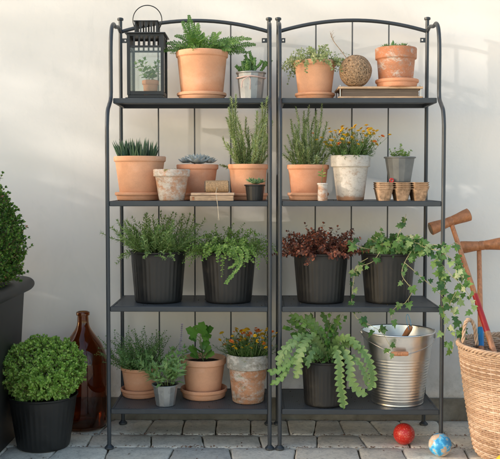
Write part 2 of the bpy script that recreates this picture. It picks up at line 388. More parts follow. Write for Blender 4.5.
    def fat(s, b, d, up, L, W, T, mi=0, prof=(.35, .8, 1, .85, .4), n=7):
        d = d.normalized(); side = d.cross(up)
        if side.length < 1e-4: side = d.orthogonal()
        side.normalize(); nn = side.cross(d); base = len(s.v); m = len(prof)
        for q, w in enumerate(prof):
            t = q/m
            for j in range(n):
                a = 2*PI*j/n; p_ = b+d*(L*t)+side*(W/2*w*math.cos(a))+nn*(T/2*w*math.sin(a)+L*.18*t*t); s.v.append(tuple(p_))
        p_ = b+d*L+nn*(L*.2); s.v.append(tuple(p_)); tip = len(s.v)-1
        for q in range(m-1):
            for j in range(n): s.face((base+q*n+j, base+q*n+(j+1) % n, base+(q+1)*n+(j+1) % n, base+(q+1)*n+j), mi)
        for j in range(n): s.face((base+(m-1)*n+j, base+(m-1)*n+(j+1) % n, tip), mi)
    def build(s, name, mats, parent=None, smooth=True, sharp=40, loc=(0, 0, 0), rotz=0, label=None):
        me = bpy.data.meshes.new(name); me.from_pydata(s.v, [], s.f)
        if not isinstance(mats, (list, tuple)): mats = [mats]
        for m_ in mats: me.materials.append(m_)
        if any(s.mi): me.polygons.foreach_set('material_index', s.mi)
        if smooth:
            me.polygons.foreach_set('use_smooth', [True]*len(s.f)); me.update()
            if sharp < 180: me.set_sharp_from_angle(angle=math.radians(sharp))
        me.update()
        o = bpy.data.objects.new(name, me); COL.objects.link(o); o.location = loc; o.rotation_euler = (0, 0, rotz)
        if parent: o.parent = parent
        if label: o['label'] = label
        return o
def tag(o, label, cat, group=None):
    o['label'] = label; o['category'] = cat
    if group: o['group'] = group
    return o
def thing(name, label, cat, loc, group=None, rotz=0):
    o = bpy.data.objects.new(name, None); o.empty_display_size = .05; COL.objects.link(o)
    o.location = loc; o.rotation_euler = (0, 0, rotz); return tag(o, label, cat, group)
def cat_rom(P, k=6):
    P = [Vector(p) for p in P]; out = []
    Q = [P[0]*2-P[1]]+P+[P[-1]*2-P[-2]]
    for i in range(1, len(Q)-2):
        a, b, c, d = Q[i-1:i+3]
        for j in range(k):
            t = j/k
            out.append(.5*((2*b)+(c-a)*t+(2*a-5*b+4*c-d)*t*t+(3*b-a-3*c+d)*t**3))
    out.append(P[-1]); return out

# ------------------------------------------------------------------ setting
WY = .405
mb = MB(); mb.box(-7, 7, WY, WY+.3, -.3, 3.6); w = mb.build('wall', M['plaster'], smooth=False)
w['label'] = 'cream plastered house wall behind the shelves'; w['category'] = 'wall'; 
mb = MB(); mb.box(-7, 7, WY-.012, WY-.001, -.3, .088, bev=.003); b = mb.build('plinth', M['plinth'], smooth=False)
b.parent = w; b['label'] = 'dirty brown concrete plinth strip'
mb = MB(); n_ = 60
mb.v += [(-80, -80, -.034), (80, -80, -.034), (80, 80, -.034), (-80, 80, -.034)]; mb.face((0, 1, 2, 3))
o = mb.build('ground', M['gravel'], smooth=False); o['kind'] = 'structure'
mb = MB(); mb.v += [(-4.3, -4.4, -.013), (4.3, -4.4, -.013), (4.3, WY-.001, -.013), (-4.3, WY-.001, -.013)]; mb.face((0, 1, 2, 3))
o = mb.build('joint_sand', M['joint'], smooth=False); o['kind'] = 'structure'
mb = MB(); rr = random.Random(21)
y1 = WY-.016; rows = [.205, .158, .17, .17, .2, .16, .17]; ri = 0
def corner(x, y): return (x+rr.uniform(-.006, .006), y+rr.uniform(-.005, .005))
XJ = {0: [-.49, -.355, -.225, -.09, .06, .165, .27, .40, .52, .66], 1: [-.69, -.46, -.265, -.05, .16, .33, .50, .66, .86], 2: [-.60, -.37, -.155, .07, .30, .46, .68]}
while y1 > -4.2:
    dep = rows[ri] if ri < len(rows) else rr.choice([.16, .17, .2]); y0 = y1-dep
    js = XJ.get(ri)
    if js is None:
        js = [rr.uniform(-.1, .1)]
        while js[-1] < 4: js.append(js[-1]+rr.uniform(.17, .25))
    while js[-1] < 4: js.append(js[-1]+rr.uniform(.17, .24))
    while js[0] > -4: js.insert(0, js[0]-rr.uniform(.17, .24))
    sk = [rr.uniform(-.012, .012) for _ in js]
    for k in range(len(js)-1):
        g = .0022
        c = [(js[k]+g-sk[k], y0+g), (js[k+1]-g-sk[k+1], y0+g), (js[k+1]-g+sk[k+1], y1-g), (js[k]+g+sk[k], y1-g)]
        # perimeter with wobble
        ring = []
        for e in range(4):
            a, b2 = c[e], c[(e+1) % 4]
            for t in (0.06, .3, .55, .8, .94):
                ring.append((a[0]+(b2[0]-a[0])*t+rr.uniform(-.002, .002), a[1]+(b2[1]-a[1])*t+rr.uniform(-.002, .002)))
        cx_, cy_ = sum(p_[0] for p_ in ring)/20, sum(p_[1] for p_ in ring)/20
        zt = rr.uniform(-.0025, 0); tl = rr.uniform(-.006, .006); i = len(mb.v)
        for ins, z in ((0, -.03), (0, -.006), (.02, -.0018), (.06, 0), (.5, .0)):
            for x, y in ring:
                mb.v.append((x+(cx_-x)*ins, y+(cy_-y)*ins, z+zt+(x-cx_)*tl*(z > -.02)-abs(x-cx_)*abs(tl)))
        for q in range(4):
            for j in range(20): mb.face((i+q*20+j, i+q*20+(j+1) % 20, i+(q+1)*20+(j+1) % 20, i+(q+1)*20+j))
        mb.face(tuple(i+80+j for j in range(20)))
    y1 = y0; ri += 1
o = mb.build('pavement', M['paver'], sharp=60); o['kind'] = 'structure'
# bits of leaf litter in the joints
mb = MB(); rl = random.Random(5)
for _ in range(900):
    x, y = rl.uniform(-1.1, 1.1), rl.choice([.386, .1845, .0265, -.1435, .0265, .1845])+rl.gauss(0, .0045 if rl.random() < .85 else .04)
    mb.leaf(Vector((x, y, -.004+rl.random()*.004)), Vector((rl.uniform(-1, 1), rl.uniform(-1, 1), .1)), Vector((0, 0, 1)), rl.uniform(.005, .014), .006, kind='oval')
o = mb.build('leaf_litter', leafmat('dry_leaf', G((.16, .095, .05), (.24, .14, .075), (.10, .08, .05)), .9, .1, (1, .8, .5)), smooth=False)
o['kind'] = 'stuff'; o['label'] = 'dry brown leaf crumbs in the paving joints'; o['category'] = 'leaf litter'

# ------------------------------------------------------------------ shelving units
W_, GAP, H_, BY = .58, .03614, 1.60, .321
Z1 = at(275, 98, .09).z; Z2 = at(275, 201, 0).z; Z3 = at(275, 306.6, 0).z; Z4 = at(275, 409, 0).z
print('shelf z', Z1, Z2, Z3, Z4)
ZS = [Z1, Z2, Z3, Z4]
def shelving(label, x0):
    t = thing('shelving_unit', label, 'shelf', (x0, 0, 0), 'grey metal shelving units')
    rt = .0073
    zr = at(275, 31.5, BY).z; zp = at(275, 26, .2).z
    zc1 = at(275, 124, 0).z
    for x in (0, W_):
        m_ = MB(); m_.tube([(x, BY, .012), (x, BY, H_-.006)], rt, 14); m_.build('post', M['frame'], t)
        m_ = MB(); m_.lathe([(0, -.004), (.0115, -.004), (.0125, .0), (.0115, .005), (.006, .007), (0, .007)], 18, (x, BY, H_-.003)); m_.build('cap', M['frame'], t)
        # upper side tube curving back to the post
        path = [(x, BY-.006, zr), (x, BY-.05, zr+.008), (x, .20, zp-.002), (x, .155, zp), (x, .118, zp-.02), (x, .097, zp-.065), (x, .090, zp-.12), (x, .090, Z1+.1), (x, .090, Z1+.02)]
        m_ = MB(); m_.tube(cat_rom(path, 6), rt, 12); m_.build('side_rail', M['frame'], t)
        path = [(x, .0895, Z1+.025), (x, .082, Z1-.005), (x, .050, Z1-.028), (x, .018, Z1-.052), (x, .003, Z1-.095), (x, 0, Z1-.15), (x, 0, Z2), (x, 0, .4), (x, 0, .01)]
        m_ = MB(); m_.tube(cat_rom(path, 6), rt, 12); m_.build('leg', M['frame'], t)
        for y in (0, BY):
            m_ = MB(); m_.lathe([(0, 0), (.0155, 0), (.017, .002), (.0165, .006), (.012, .010), (.009, .014), (0, .014)], 20, (x, y, 0)); m_.build('foot', M['frame'], t)
        s = 1 if x == 0 else -1; xb = x+s*.0195
        zb = at(275, 40.5, BY).z
        m_ = MB(); m_.box(min(x+s*.005, xb+s*.0085), max(x+s*.005, xb+s*.0085), BY-.003, BY+.001, zb-.009, zb+.009, bev=.0008)
        br = m_.build('bracket', M['frame'], t, smooth=False)
        m_ = MB(); m_.lathe([(0, 0), (.0034, 0), (.0034, .002), (0, .0026)], 12)
        sc_ = m_.build('screw', M['white'], br); sc_.rotation_euler = (PI/2, 0, 0); sc_.location = (xb, BY-.003, zb)
    za = at(275, 20.5, BY).z
    pts = []
    for k in range(25):
        u = k/24; pts.append((.004+(W_-.008)*u, BY, zr+(za-zr)*(1-(2*u-1)**2)))
    m_ = MB(); m_.tube(pts, rt, 12); m_.build('arch_rail', M['frame'], t)
    for px in (158.7, 194.7, 230.8):
        x = (at(px, 180, BY).x-(-W_-GAP/2))
        u = x/W_; zt = zr+(za-zr)*(1-(2*u-1)**2)
        m_ = MB(); m_.tube([(x, BY, Z4-.01), (x, BY, zt)], .0028, 8); m_.build('back_rod', M['frame'], t)
    for i, z in enumerate(ZS):
        y0 = .092 if i == 0 else .0
        th = .019
        x0_, x1_ = .0075, W_-.0075
        sh = MB(); y1_ = BY-.010
        sh.box(x0_, x1_, y0-.004, y0+.006, z-th, z, bev=.002)
        sh.box(x0_, x1_, y1_-.010, y1_, z-th, z, bev=.002)
        sh.box(x0_, x0_+.010, y0+.0061, y1_-.0101, z-th, z, bev=.002)
        sh.box(x1_-.010, x1_, y0+.0061, y1_-.0101, z-th, z, bev=.002)
        so = sh.build('shelf', M['frame'], t)
        sh = MB(); sh.box(x0_+.0101, x1_-.0101, y0+.0062, y1_-.0102, z-.005, z-.0012); sh.build('mesh_panel', M['mesh'], so, smooth=False)
        # cross brace ears under shelf at the post
        for xa in (x0_-.006, x1_-.002): m_ = MB(); m_.box(xa, xa+.008, BY-.02, BY-.008, z-th+.002, z-.002); m_.build('shelf_bolt', M['frame'], t, smooth=False)
    return t
shelving('left of the two grey metal shelving units, with lantern and fern on top', -W_-GAP/2)
shelving('right of the two grey metal shelving units, with ivy and steel bucket on it', GAP/2)

# ------------------------------------------------------------------ pots
def pot_prof(rb, rt_, h, wall=.006, rim=.20, lip=.004, soil=.02):
    zr_ = h*(1-rim); rm = rb+(rt_-lip-rb)*(1-rim)
    return [(0, .0), (rb*.93, 0), (rb, .004), (rb+(rm-rb)*.5, zr_*.5), (rm, zr_-.003), (rm+.001, zr_), (rt_-lip*.35, zr_+.002), (rt_-lip*.2, zr_+.004), (rt_, h-.004), (rt_-.001, h-.001), (rt_-wall*.5, h), (rt_-wall, h-.002), (rt_-wall-.003, h-.025), (rt_-wall-.012, h*.4), (0, h*.4)]
def saucer(cx, Y, z, w_px, h_px, label, mat, rimw=.004):
    c = at(cx, 200, Y); r = w_px*mpp(Y)/2; h = h_px*mpp(Y)
    m_ = MB(); m_.lathe([(0, 0), (r*.86, 0), (r*.90, .003), (r*.93, h*.55), (r-.0015, h*.62), (r, h*.78), (r-.001, h-.001), (r-.003, h), (r-.006, h-.002), (r*.90, h*.5), (r*.85, .006), (0, .006)], 56)
    o = m_.build('saucer', mat, loc=(c.x, Y, z), sharp=50); tag(o, label, 'saucer', 'terracotta saucers'); return o
def soil_disc(parent, r, z, rng, mat='soil'):
    m_ = MB(); n = 28; i = len(m_.v)
    prof = [(r, z-.001), (r*.7, z+.003), (r*.35, z+.005), (0, z+.005)]
    m_.lathe(prof, n)
    m_.v = [(x, y, zz+rng.uniform(-.002, .002)) for x, y, zz in m_.v]
    return m_.build('soil', M[mat], parent, sharp=180)
def pot(name, label, cat, cx, Y, z, wt, wb, ytop, mat, kind='terra', group=None, soil=.018, rim=.2, facets=10, mis=None):
    c = at(cx, ytop, Y); rt_, rb = wt*mpp(Y)/2, wb*mpp(Y)/2; h = c.z-z
    t = thing(name, label, cat, (c.x, Y, z), group, rotz=R.uniform(0, 6))
    t.rotation_euler = (0, 0, 0)
    m_ = MB()
    if kind == 'terra':
        m_.lathe(pot_prof(rb, rt_, h, rim=rim), 64, mis=mis); po = m_.build('pot', mat, t, sharp=60)
    elif kind == 'black':
        nf = 36
        def mod(a, zz):
            u = zz/h
            k = max(0, min(1, (u-.04)/.05))*max(0, min(1, (.86-u)/.05))
            return 1+k*.0055*math.cos(a*nf)
        pr = [(0, 0), (rb*.96, 0), (rb, .004)]
        for k in range(1, 22): u = k/22; pr.append((rb+(rt_-.004-rb)*u, h*u*.975+.001))
        pr += [(rt_-.003, h-.006), (rt_, h-.005), (rt_+.0005, h-.001), (rt_-.001, h), (rt_-.004, h-.001), (rt_-.006, h-.02), (rt_*.85, h*.5), (0, h*.5)]
        m_.lathe(pr, 216, mod=mod); po = m_.build('pot', mat, t, sharp=60)
    else:
        n = facets
        m_.lathe([(0, 0), (rb*.97, 0), (rb, .002), (rt_-.002, h-.006)], n)
        po = m_.build('pot', mat, t, sharp=15)
        m_ = MB(); m_.lathe([(rt_-.002, h-.006), (rt_+.002, h-.005), (rt_+.0025, h-.002), (rt_+.001, h), (rt_-.003, h-.002), (rt_-.006, h-.02), (rb*.9, h*.4), (0, h*.4)], 40); m_.build('rim', mat, t)
    soil_disc(t, rt_-.008, h-soil, R)
    t['_'] = 0; del t['_']
    return t, rt_, h-soil+.003

# ------------------------------------------------------------------ plant generators
def sprigs(t, rng, r0, z0, n, L, spread, leaf, step, leafL, leafW, mats, kind='oval', per=2, droop=.0, wob=.12, ang=55, stem_r=.0009, start=.15,
           taper=.6, bias=(0, 0), names=('foliage', 'stems'), rise=0, fold=.3, curl=.2, stem_mat='stem', lvar=.3):
    lm, sm = MB(), MB()
    for k in range(n):
        ph = rng.uniform(0, 2*PI); q = math.sqrt(rng.random())
        p = Vector((r0*q*math.cos(ph), r0*q*math.sin(ph), z0))
        tilt = math.radians(spread)*(.15+.85*q)*rng.uniform(.7, 1.2); ph2 = ph+rng.gauss(0, .35)
        d = Vector((math.sin(tilt)*math.cos(ph2)+bias[0], math.sin(tilt)*math.sin(ph2)+bias[1], math.cos(tilt))).normalized()
        l = rng.uniform(*L); ns = max(3, int(l/step)); pts = [p.copy()]; ga = rng.uniform(0, 6)
        for i in range(ns):
            d = (d+Vector((rng.gauss(0, wob), rng.gauss(0, wob), rng.gauss(0, wob)))*.5+Vector((0, 0, rise-droop*(i/ns)))).normalized()
            p = p+d*(l/ns); pts.append(p.copy())
            u = (i+1)/ns
            if u < start: continue
            a1 = d.orthogonal().normalized(); a2 = d.cross(a1)
            sz = 1-(1-taper)*u**1.5
            for j in range(per):
                a = ga+2*PI*j/per+rng.gauss(0, .3)
                o = a1*math.cos(a)+a2*math.sin(a); th = math.radians(ang+rng.gauss(0, 12))
                ld = d*math.cos(th)+o*math.sin(th)
                s_ = sz*rng.uniform(1-lvar, 1+lvar)
                lm.leaf(p+o*stem_r, ld, d+UP*.3, leafL*s_, leafW*s_, fold, curl+rng.uniform(-.15, .15), kind=kind)
            ga += 1.57 if per == 2 else 2.4
        # tip tuft
        a1 = d.orthogonal().normalized(); a2 = d.cross(a1)
        for j in range(3):
            a = 2*PI*j/3+ga; o = a1*math.cos(a)+a2*math.sin(a)
            lm.leaf(p, d+o*.45, UP, leafL*taper, leafW*taper, fold, curl, kind=kind)
        sm.tube(pts[::2]+([pts[-1]] if len(pts) % 2 == 0 else []), [stem_r*(1.2-.8*i/len(pts[::2])) for i in range(len(pts[::2])+(1 if len(pts) % 2 == 0 else 0))], 4, cap=False)
    a = lm.build(names[0], mats, t, smooth=False); b = sm.build(names[1], M[stem_mat], t); return a, b

def vine(lm, sm, rng, pts, gap, L, kind='ivy', toward=Vector((0, -1, .3)), r=.0011, fringe=.8, k=7, per=1):
    P = cat_rom(pts, k); sm.tube(P, [r*(1.3-.7*i/len(P)) for i in range(len(P))], 5, cap=False)
    acc = 0
    for a, b in zip(P, P[1:]):
        acc += (b-a).length
        if acc < gap: continue
        acc = rng.uniform(-.3, .2)*gap
        d = (b-a).normalized()
        for _ in range(per):
            o = Vector((rng.gauss(0, 1), rng.gauss(-.2, .7), rng.gauss(-.1, .8))).normalized()
            pet = b+o*rng.uniform(.008, .016)
            sm.tube([b, (b+pet)/2+Vector((0, 0, .002)), pet], r*.5, 4, cap=False)
            nrm = (toward+Vector((rng.gauss(0, .45), rng.gauss(0, .3), rng.gauss(0, .45)))).normalized()
            dd = (o*.6+Vector((rng.gauss(0, .35), 0, -.55))); dd = dd-nrm*dd.dot(nrm)
            s_ = L*rng.uniform(.6, 1.2)
            lm.leaf(pet, dd, nrm, s_, s_*rng.uniform(.9, 1.1), .35, .25, kind=kind)

def flowers(t, rng, r0, z0, n, L, spread, mats, size=.011, bias=(0, 0)):
    heads = {}
    for mname in set(mats):
        m_ = MB()
        for ring, (cnt, ll, el) in enumerate(((9, 1, .15), (8, .85, .5), (6, .6, .95))):
            for j in range(cnt):
                a = 2*PI*j/cnt+ring*.3; d = Vector((math.cos(a)*math.cos(el), math.sin(a)*math.cos(el), math.sin(el)))
                m_.leaf(Vector((0, 0, 0)), d, UP, size*ll, size*.55, .2, .1, kind='oval')
        o = m_.build('flower', M[mname], t, smooth=False); heads[mname] = [o, False]
    sm, lm = MB(), MB()
    for k in range(n):
        ph = rng.uniform(0, 2*PI); q = math.sqrt(rng.random()); r_ = r0*q
        tilt = math.radians(spread)*q*rng.uniform(.7, 1.15)
        d = Vector((math.sin(tilt)*math.cos(ph)+bias[0], math.sin(tilt)*math.sin(ph)+bias[1], math.cos(tilt))).normalized()
        p0 = Vector((r_*math.cos(ph), r_*math.sin(ph), z0)); l = rng.uniform(*L); pts = [p0]; p = p0
        for i in range(5):
            d = (d+Vector((rng.gauss(0, .06), rng.gauss(0, .06), .03))).normalized(); p = p+d*l/5; pts.append(p)
            for _ in range(2):
                o = Vector((rng.gauss(0, 1), rng.gauss(0, 1), .8)).normalized()
                if i < 4: lm.leaf(p, o, UP, rng.uniform(.01, .02), .0028, kind='needle')
        sm.tube(pts, .0006, 4, cap=False)
        mname = mats[k % len(mats)] if not callable(mats) else mats(p)
        h0 = heads[mname]
        if not h0[1]: o = h0[0]; h0[1] = True
        else: o = h0[0].copy(); COL.objects.link(o); o.parent = t
        o.location = p; o.rotation_euler = (rng.uniform(-.3, .9), rng.uniform(-.5, .5), rng.uniform(0, 6)); s_ = rng.uniform(.6, 1.15); o.scale = (s_, s_, s_)
    sm.build('stems', M['stem'], t); lm.build('foliage', M['dark_sprig'], t, smooth=False)

mb = MB(); rl = random.Random(15)
for z, ya in ((Z1, .10), (Z2, .01), (Z3, .01), (Z4, .01)):
    for k_ in range(70 if z > .5 else 150):
        x = rl.uniform(-.58, .58)
        if abs(x) < .03: continue
        y = rl.uniform(ya, .30); s_ = rl.uniform(.0012, .0035)
        if rl.random() < .8: mb.fat(Vector((x, y, z+.0002)), Vector((rl.gauss(0, 1), rl.gauss(0, 1), .2)), UP, s_*1.5, s_, s_, n=5, prof=(.6, 1, .7))
        else: mb.leaf(Vector((x, y, z+.0015)), Vector((rl.gauss(0, 1), rl.gauss(0, 1), .05)), UP, rl.uniform(.006, .012), .006, kind='oval')
o = mb.build('soil_crumbs', plain('crumb_soil', (.07, .05, .03), .95, 0, .6, 50, .5), smooth=False)
o['kind'] = 'stuff'; o['label'] = 'crumbs of soil and fallen leaf bits on the shelves'; o['category'] = 'crumbs'
# ================================================================== ROW 1 (top shelf)
# lantern
def lantern():
    Y = .195; c = at(148.5, 90, Y); k = mpp(Y); z0 = Z1
    t = thing('lantern', 'black metal lantern with ring handle and glass panes on the top shelf', 'lantern', (c.x-.003, Y, z0))
    hw = 20.3*k*.96; body0, body1 = .012, at(148, 50, Y).z-z0
    zr0 = at(148, 36.5, Y).z-z0; top0 = at(148, 34, Y).z-z0; top1 = at(148, 22.5, Y).z-z0
    b = hw-.006
    m_ = MB(); m_.box(-hw, hw, -hw, hw, .0, .006, bev=.001); m_.box(-hw+.008, hw-.008, -hw+.008, hw-.008, .006, .016, bev=.001); m_.build('base', M['lantern'], t, smooth=False)
    m_ = MB(); pw = .011
    for sx in (-1, 1):
        for sy in (-1, 1):
            x, y = sx*(b-pw/2), sy*(b-pw/2); m_.box(x-pw/2, x+pw/2, y-pw/2, y+pw/2, .0161, zr0-.001)
    for z_a, z_b in ((.017, .030), (body1, body1+.007), (zr0-.008, zr0-.0015)):
        for s_ in (-1, 1):
            y = s_*(b-pw/2); m_.box(-b+pw+.0002, b-pw-.0002, y-pw/2+.002, y+pw/2-.002, z_a, z_b)
            x = s_*(b-pw/2); m_.box(x-pw/2+.002, x+pw/2-.002, -b+pw+.0002, b-pw-.0002, z_a, z_b)
    ns = 6
    for j in range(ns):
        u = -b+pw+(2*b-2*pw)*(j+.5)/ns; 
        if j == ns: break
        for s_ in (-1, 1):
            m_.box(u-.0032+.006, u+.0032+.006, s_*(b-pw/2)-.0015, s_*(b-pw/2)+.0015, body1+.0072, zr0-.0082)
            m_.box(s_*(b-pw/2)-.0015, s_*(b-pw/2)+.0015, u-.0032+.006, u+.0032+.006, body1+.0072, zr0-.0082)
    m_.build('frame', M['lantern'], t, smooth=False)
    m_ = MB()
    m_.box(-hw-.001, hw+.001, -hw-.001, hw+.001, zr0-.0008, zr0+.004, bev=.0008); m_.build('roof', M['lantern'], t, smooth=False)
    m_ = MB(); th = 11.3*k
    for s_ in (-1, 1):
        for j in range(5):
            u = -th+.003+(2*th-.006)*j/4
            m_.box(u-.0028, u+.0028, s_*th*.96-.002, s_*th*.96+.002, zr0+.0042, top1-.004); m_.box(s_*th*.96-.002, s_*th*.96+.002, u-.0028, u+.0028, zr0+.0042, top1-.004) if 0 < j < 4 else None
    m_.box(-th*.8, th*.8, -th*.8, th*.8, zr0+.0042, zr0+.010)
    m_.box(-th-.003, th+.003, -th-.003, th+.003, top1-.0038, top1, bev=.0008); m_.build('vent_top', M['lantern'], t, smooth=False)
    rc = at(149.8, 20, Y).z-z0; rr_ = 14.4*k
    pts = [(rr_*math.sin(a), 0, rc+rr_*1.0*math.cos(a)) for a in [(-2.35+4.7*i/36) for i in range(37)]]
    pts = [(x, y, z) for x, y, z in pts]
    m_ = MB(); m_.tube(pts, .0019, 8)
    m_.build('ring_handle', M['lantern'], t)
    for a in range(4):
        m_ = MB(); m_.box(-b+pw, b-pw, -b+pw/2-.001, -b+pw/2+.001, .031, body1-.001); o = m_.build('pane', M['pane'], t, smooth=False); o.rotation_euler = (0, 0, a*PI/2)
    # little plant kept inside
    q, r_, zz = pot('potted_seedling', 'small leafy plant in a tiny terracotta pot inside the black lantern', 'potted plant', 150.5, Y-.01, z0+.0165, 17, 13, 80.5, M['terra_c'], rim=.3, soil=.006)
    sprigs(q, random.Random(3), .012, zz, 9, (.035, .085), 38, None, .013, .026, .018, M['trail'], per=2, ang=65)
lantern()

# fern
saucer(202, .195, Z1, 49.5, 7.5, 'terracotta saucer under the fern pot beside the lantern', M['terra_b'])
t, r_, zz = pot('potted_fern', 'green fern with arching fronds in a terracotta pot on the top shelf', 'potted plant', 202, .195, Z1+.006, 52, 41, 52, M['terra'], group='plants in clean terracotta pots', rim=.13)
fm, sm = MB(), MB(); rf = random.Random(11); k = mpp(.195)
# (dx, dz) tips in photo pixels from the pot centre
ends = [(-40, 3, -.02), (-35, 11, -.03), (-28, 20, 0), (-20, 34, -.01), (-13, 41, .0), (-6, 26, -.05), (3, 23, .0), (12, 25, .02), (20, 22, -.03), (27, 18, .03), (34, 14, -.04), (43, 5, -.03), (50, 16, -.02), (54, 12, .02), (-24, 6, -.08), (16, 8, -.08), (30, 3, -.07), (-10, 14, -.08), (2, 12, -.09), (39, 11, -.05), (-30, 3, -.05), (8, 17, -.06), (-16, 22, -.06), (24, 8, -.07), (-4, 34, .02), (46, 3, .0)]
for (dx, dz, ey) in ends:
    e = Vector((dx*k, ey, dz*k+zz)); b0 = Vector((rf.uniform(-.03, .03)+dx*k*.12, rf.uniform(-.02, .02), zz-.005))
    mid = b0*.5+e*.5; mid.z += .012+.012*rf.random()
    P = cat_rom([b0, (b0+mid)/2+Vector((0, 0, .010)), mid, (mid+e)/2+Vector((0, 0, .006)), e], 7)
    LL = sum((q-p).length for p, q in zip(P, P[1:])); NS = max(10, int(LL/.0072))
    D = [0]
    for p, q in zip(P, P[1:]): D.append(D[-1]+(q-p).length)
    Q = []; j = 0
    for i in range(NS+1):
        s_ = D[-1]*i/NS
        while j < len(P)-2 and D[j+1] < s_: j += 1
        Q.append(P[j]+(P[j+1]-P[j])*min(1, (s_-D[j])/max(1e-6, D[j+1]-D[j])))
    sm.tube(Q, [.0010*(1-.6*i/len(Q)) for i in range(len(Q))], 4, cap=False)
    face = Vector((rf.uniform(-.4, .4), -.75, .65)).normalized()
    for i in range(3, NS):
        u = i/NS; d = (Q[i+1]-Q[i]).normalized(); side = d.cross(face).normalized(); up = side.cross(d)
        l = (.019*math.sin(PI*min(1, u*.80+.18))**.9+.002)*rf.uniform(.85, 1.12)
        for s_ in (-1, 1):
            dd = (side*s_+d*.45-up*.12*rf.random()+up*rf.uniform(-.2, .2)).normalized(); l *= 1.15
            fm.leaf(Q[i], dd, up, l, .0058, .25, .2, kind='oval')
            for q_ in range(5):
                bb = Q[i]+dd*l*(q_+.7)/5.6; ls = .0052*(1-.5*q_/5)
                for s2 in (-1, 1):
                    fm.leaf(bb, (dd*.55+dd.cross(up)*s2).normalized(), up, ls, ls*.75, .15, .1, kind='lance')
fm.build('fronds', M['fern'], t, smooth=False); sm.build('stems', M['stem'], t)
sprigs(t, random.Random(5), .065, zz, 110, (.02, .06), 65, None, .006, .010, .0055, M['fern'], kind='oval', per=3, names=('undergrowth', 'stems'))

# zinc pot with cactus
t, r_, zz = pot('potted_cactus', 'branching green cactus in a small faceted zinc pot tied with pink ribbon', 'potted plant', 251, .17, Z1, 29, 22.5, 72.5, M['zinc'], 'facet', facets=12)
cm = MB(); rc_ = random.Random(4)
def cac(b, d, L, r, dep):
    pts = [b]; p = b; n = 7
    for i in range(n):
        d = (d+Vector((rc_.gauss(0, .12), rc_.gauss(0, .12), .13))).normalized(); p = p+d*L/n; pts.append(p)
    cm.tube(pts+[p+d*.003], [r*(.8+.22*math.sin(i*2.4)) for i in range(n+1)]+[0], 6)
    for i in range(2, n+1):
        a1 = d.orthogonal().normalized(); a2 = d.cross(a1)
        for j in range(4):
            a = j*PI/2+i*.6; o = a1*math.cos(a)+a2*math.sin(a); cm.fat(pts[i]+o*r*.5, o+d*.7, d, .006, .0052, .0045, n=5, prof=(.7, 1, .7))
    if dep:
        for i in (3, 5):
            a = rc_.uniform(0, 6); cac(pts[i], Vector((math.cos(a), math.sin(a)*.7, .5)), L*.55, r*.85, dep-1)
for x, y, tx, L in ((-.02, 0, -.45, .05), (-.005, .012, -.1, .06), (.012, -.01, .25, .06), (.026, 0, .5, .055), (-.012, -.018, -.35, .04), (.008, .02, .15, .07), (-.028, .01, -.6, .035)):
    cac(Vector((x, y, zz-.004)), Vector((tx, y*5, 1)), L*1.2, .0064, 1)
cm.build('cactus_stems', M['cactus'], t)
m_ = MB(); rr_ = 14.3*mpp(.17); zt = zz-.002
P = [(rr_*math.cos(a)*1.01, rr_*math.sin(a)*1.01, zt-.004+.002*math.sin(3*a)) for a in [i*2*PI/48 for i in range(49)]]
m_.tube(P, .0028, 6, flat=(UP, 1.0)); P = cat_rom([(-.008, -rr_-.001, zt-.004), (-.02, -rr_-.006, zt-.012), (-.030, -rr_-.003, zt-.02), (-.034, -rr_, zt-.045)], 5); m_.tube(P, .0022, 5)
P = cat_rom([(-.008, -rr_-.001, zt-.004), (-.002, -rr_-.004, zt-.02), (-.004, -rr_+.004, zt-.05)], 5); m_.tube(P, .0016, 5)
m_.build('ribbon', M['ribbon'], t)

# oregano
saucer(314.5, .195, Z1, 40, 7, 'terracotta saucer under the small-leaved herb on the top shelf', M['terra'])
t, r_, zz = pot('potted_oregano', 'pale green small-leaved herb spilling over a terracotta pot on the top shelf', 'potted plant', 314.8, .195, Z1+.006, 42.5, 32, 61.5, M['terra_b'], group='plants in clean terracotta pots', rim=.14)
sprigs(t, random.Random(8), .058, zz, 150, (.045, .11), 78, None, .0095, .0115, .0098, M['thyme'], per=2, droop=.35, ang=70, bias=(-.12, -.05))
# twine ball
def twine_ball():
    k = mpp(.14); r = 16*k; c = at(355.5, 72.5, .14); zb = Z1+PRESS_H; 
    t = thing('twine_ball', 'ball of rough brown jute twine with one loose end sticking up', 'twine', (c.x, .14, zb))
    m_ = MB(); rg = random.Random(2); cc = Vector((0, 0, r))
    m_.lathe([(0, .004)]+[(r*.93*math.sin(a), r-r*.93*math.cos(a)) for a in [PI*i/12 for i in range(1, 12)]]+[(0, 2*r-.004)], 24)
    for _ in range(80):
        ax = Vector((rg.gauss(0, 1), rg.gauss(0, 1), rg.gauss(0, .8))).normalized(); u = ax.orthogonal().normalized(); w_ = ax.cross(u)
        off = rg.uniform(-.55, .55)*r; rad = math.sqrt(max(1e-6, (r*.965)**2-off*off)); wv = rg.uniform(0, 6)
        m_.tube([cc+ax*(off+math.sin(2*a+wv)*.002)+(u*math.cos(a)+w_*math.sin(a))*rad for a in [2*PI*i/30 for i in range(31)]], .0023, 5, cap=False)
    m_.build('ball', M['twine'], t, sharp=180)
    m_ = MB(); q = at(349, 62, .12)-Vector((c.x, .14, zb)); P = [q+Vector((.008, 0, -.02)), q, at(342, 52, .11)-Vector((c.x, .14, zb)), at(333.5, 41, .11)-Vector((c.x, .14, zb)), at(330.5, 33, .11)-Vector((c.x, .14, zb))]
    m_.tube(cat_rom(P, 5), .0013, 6)
    for _ in range(14):
        b = P[3]+(P[4]-P[3])*rg.random(); m_.tube([b, b+Vector((rg.gauss(0, .006), rg.gauss(0, .003), rg.uniform(.002, .014)))], .0004, 3)
    m_.build('loose_end', M['twine'], t)
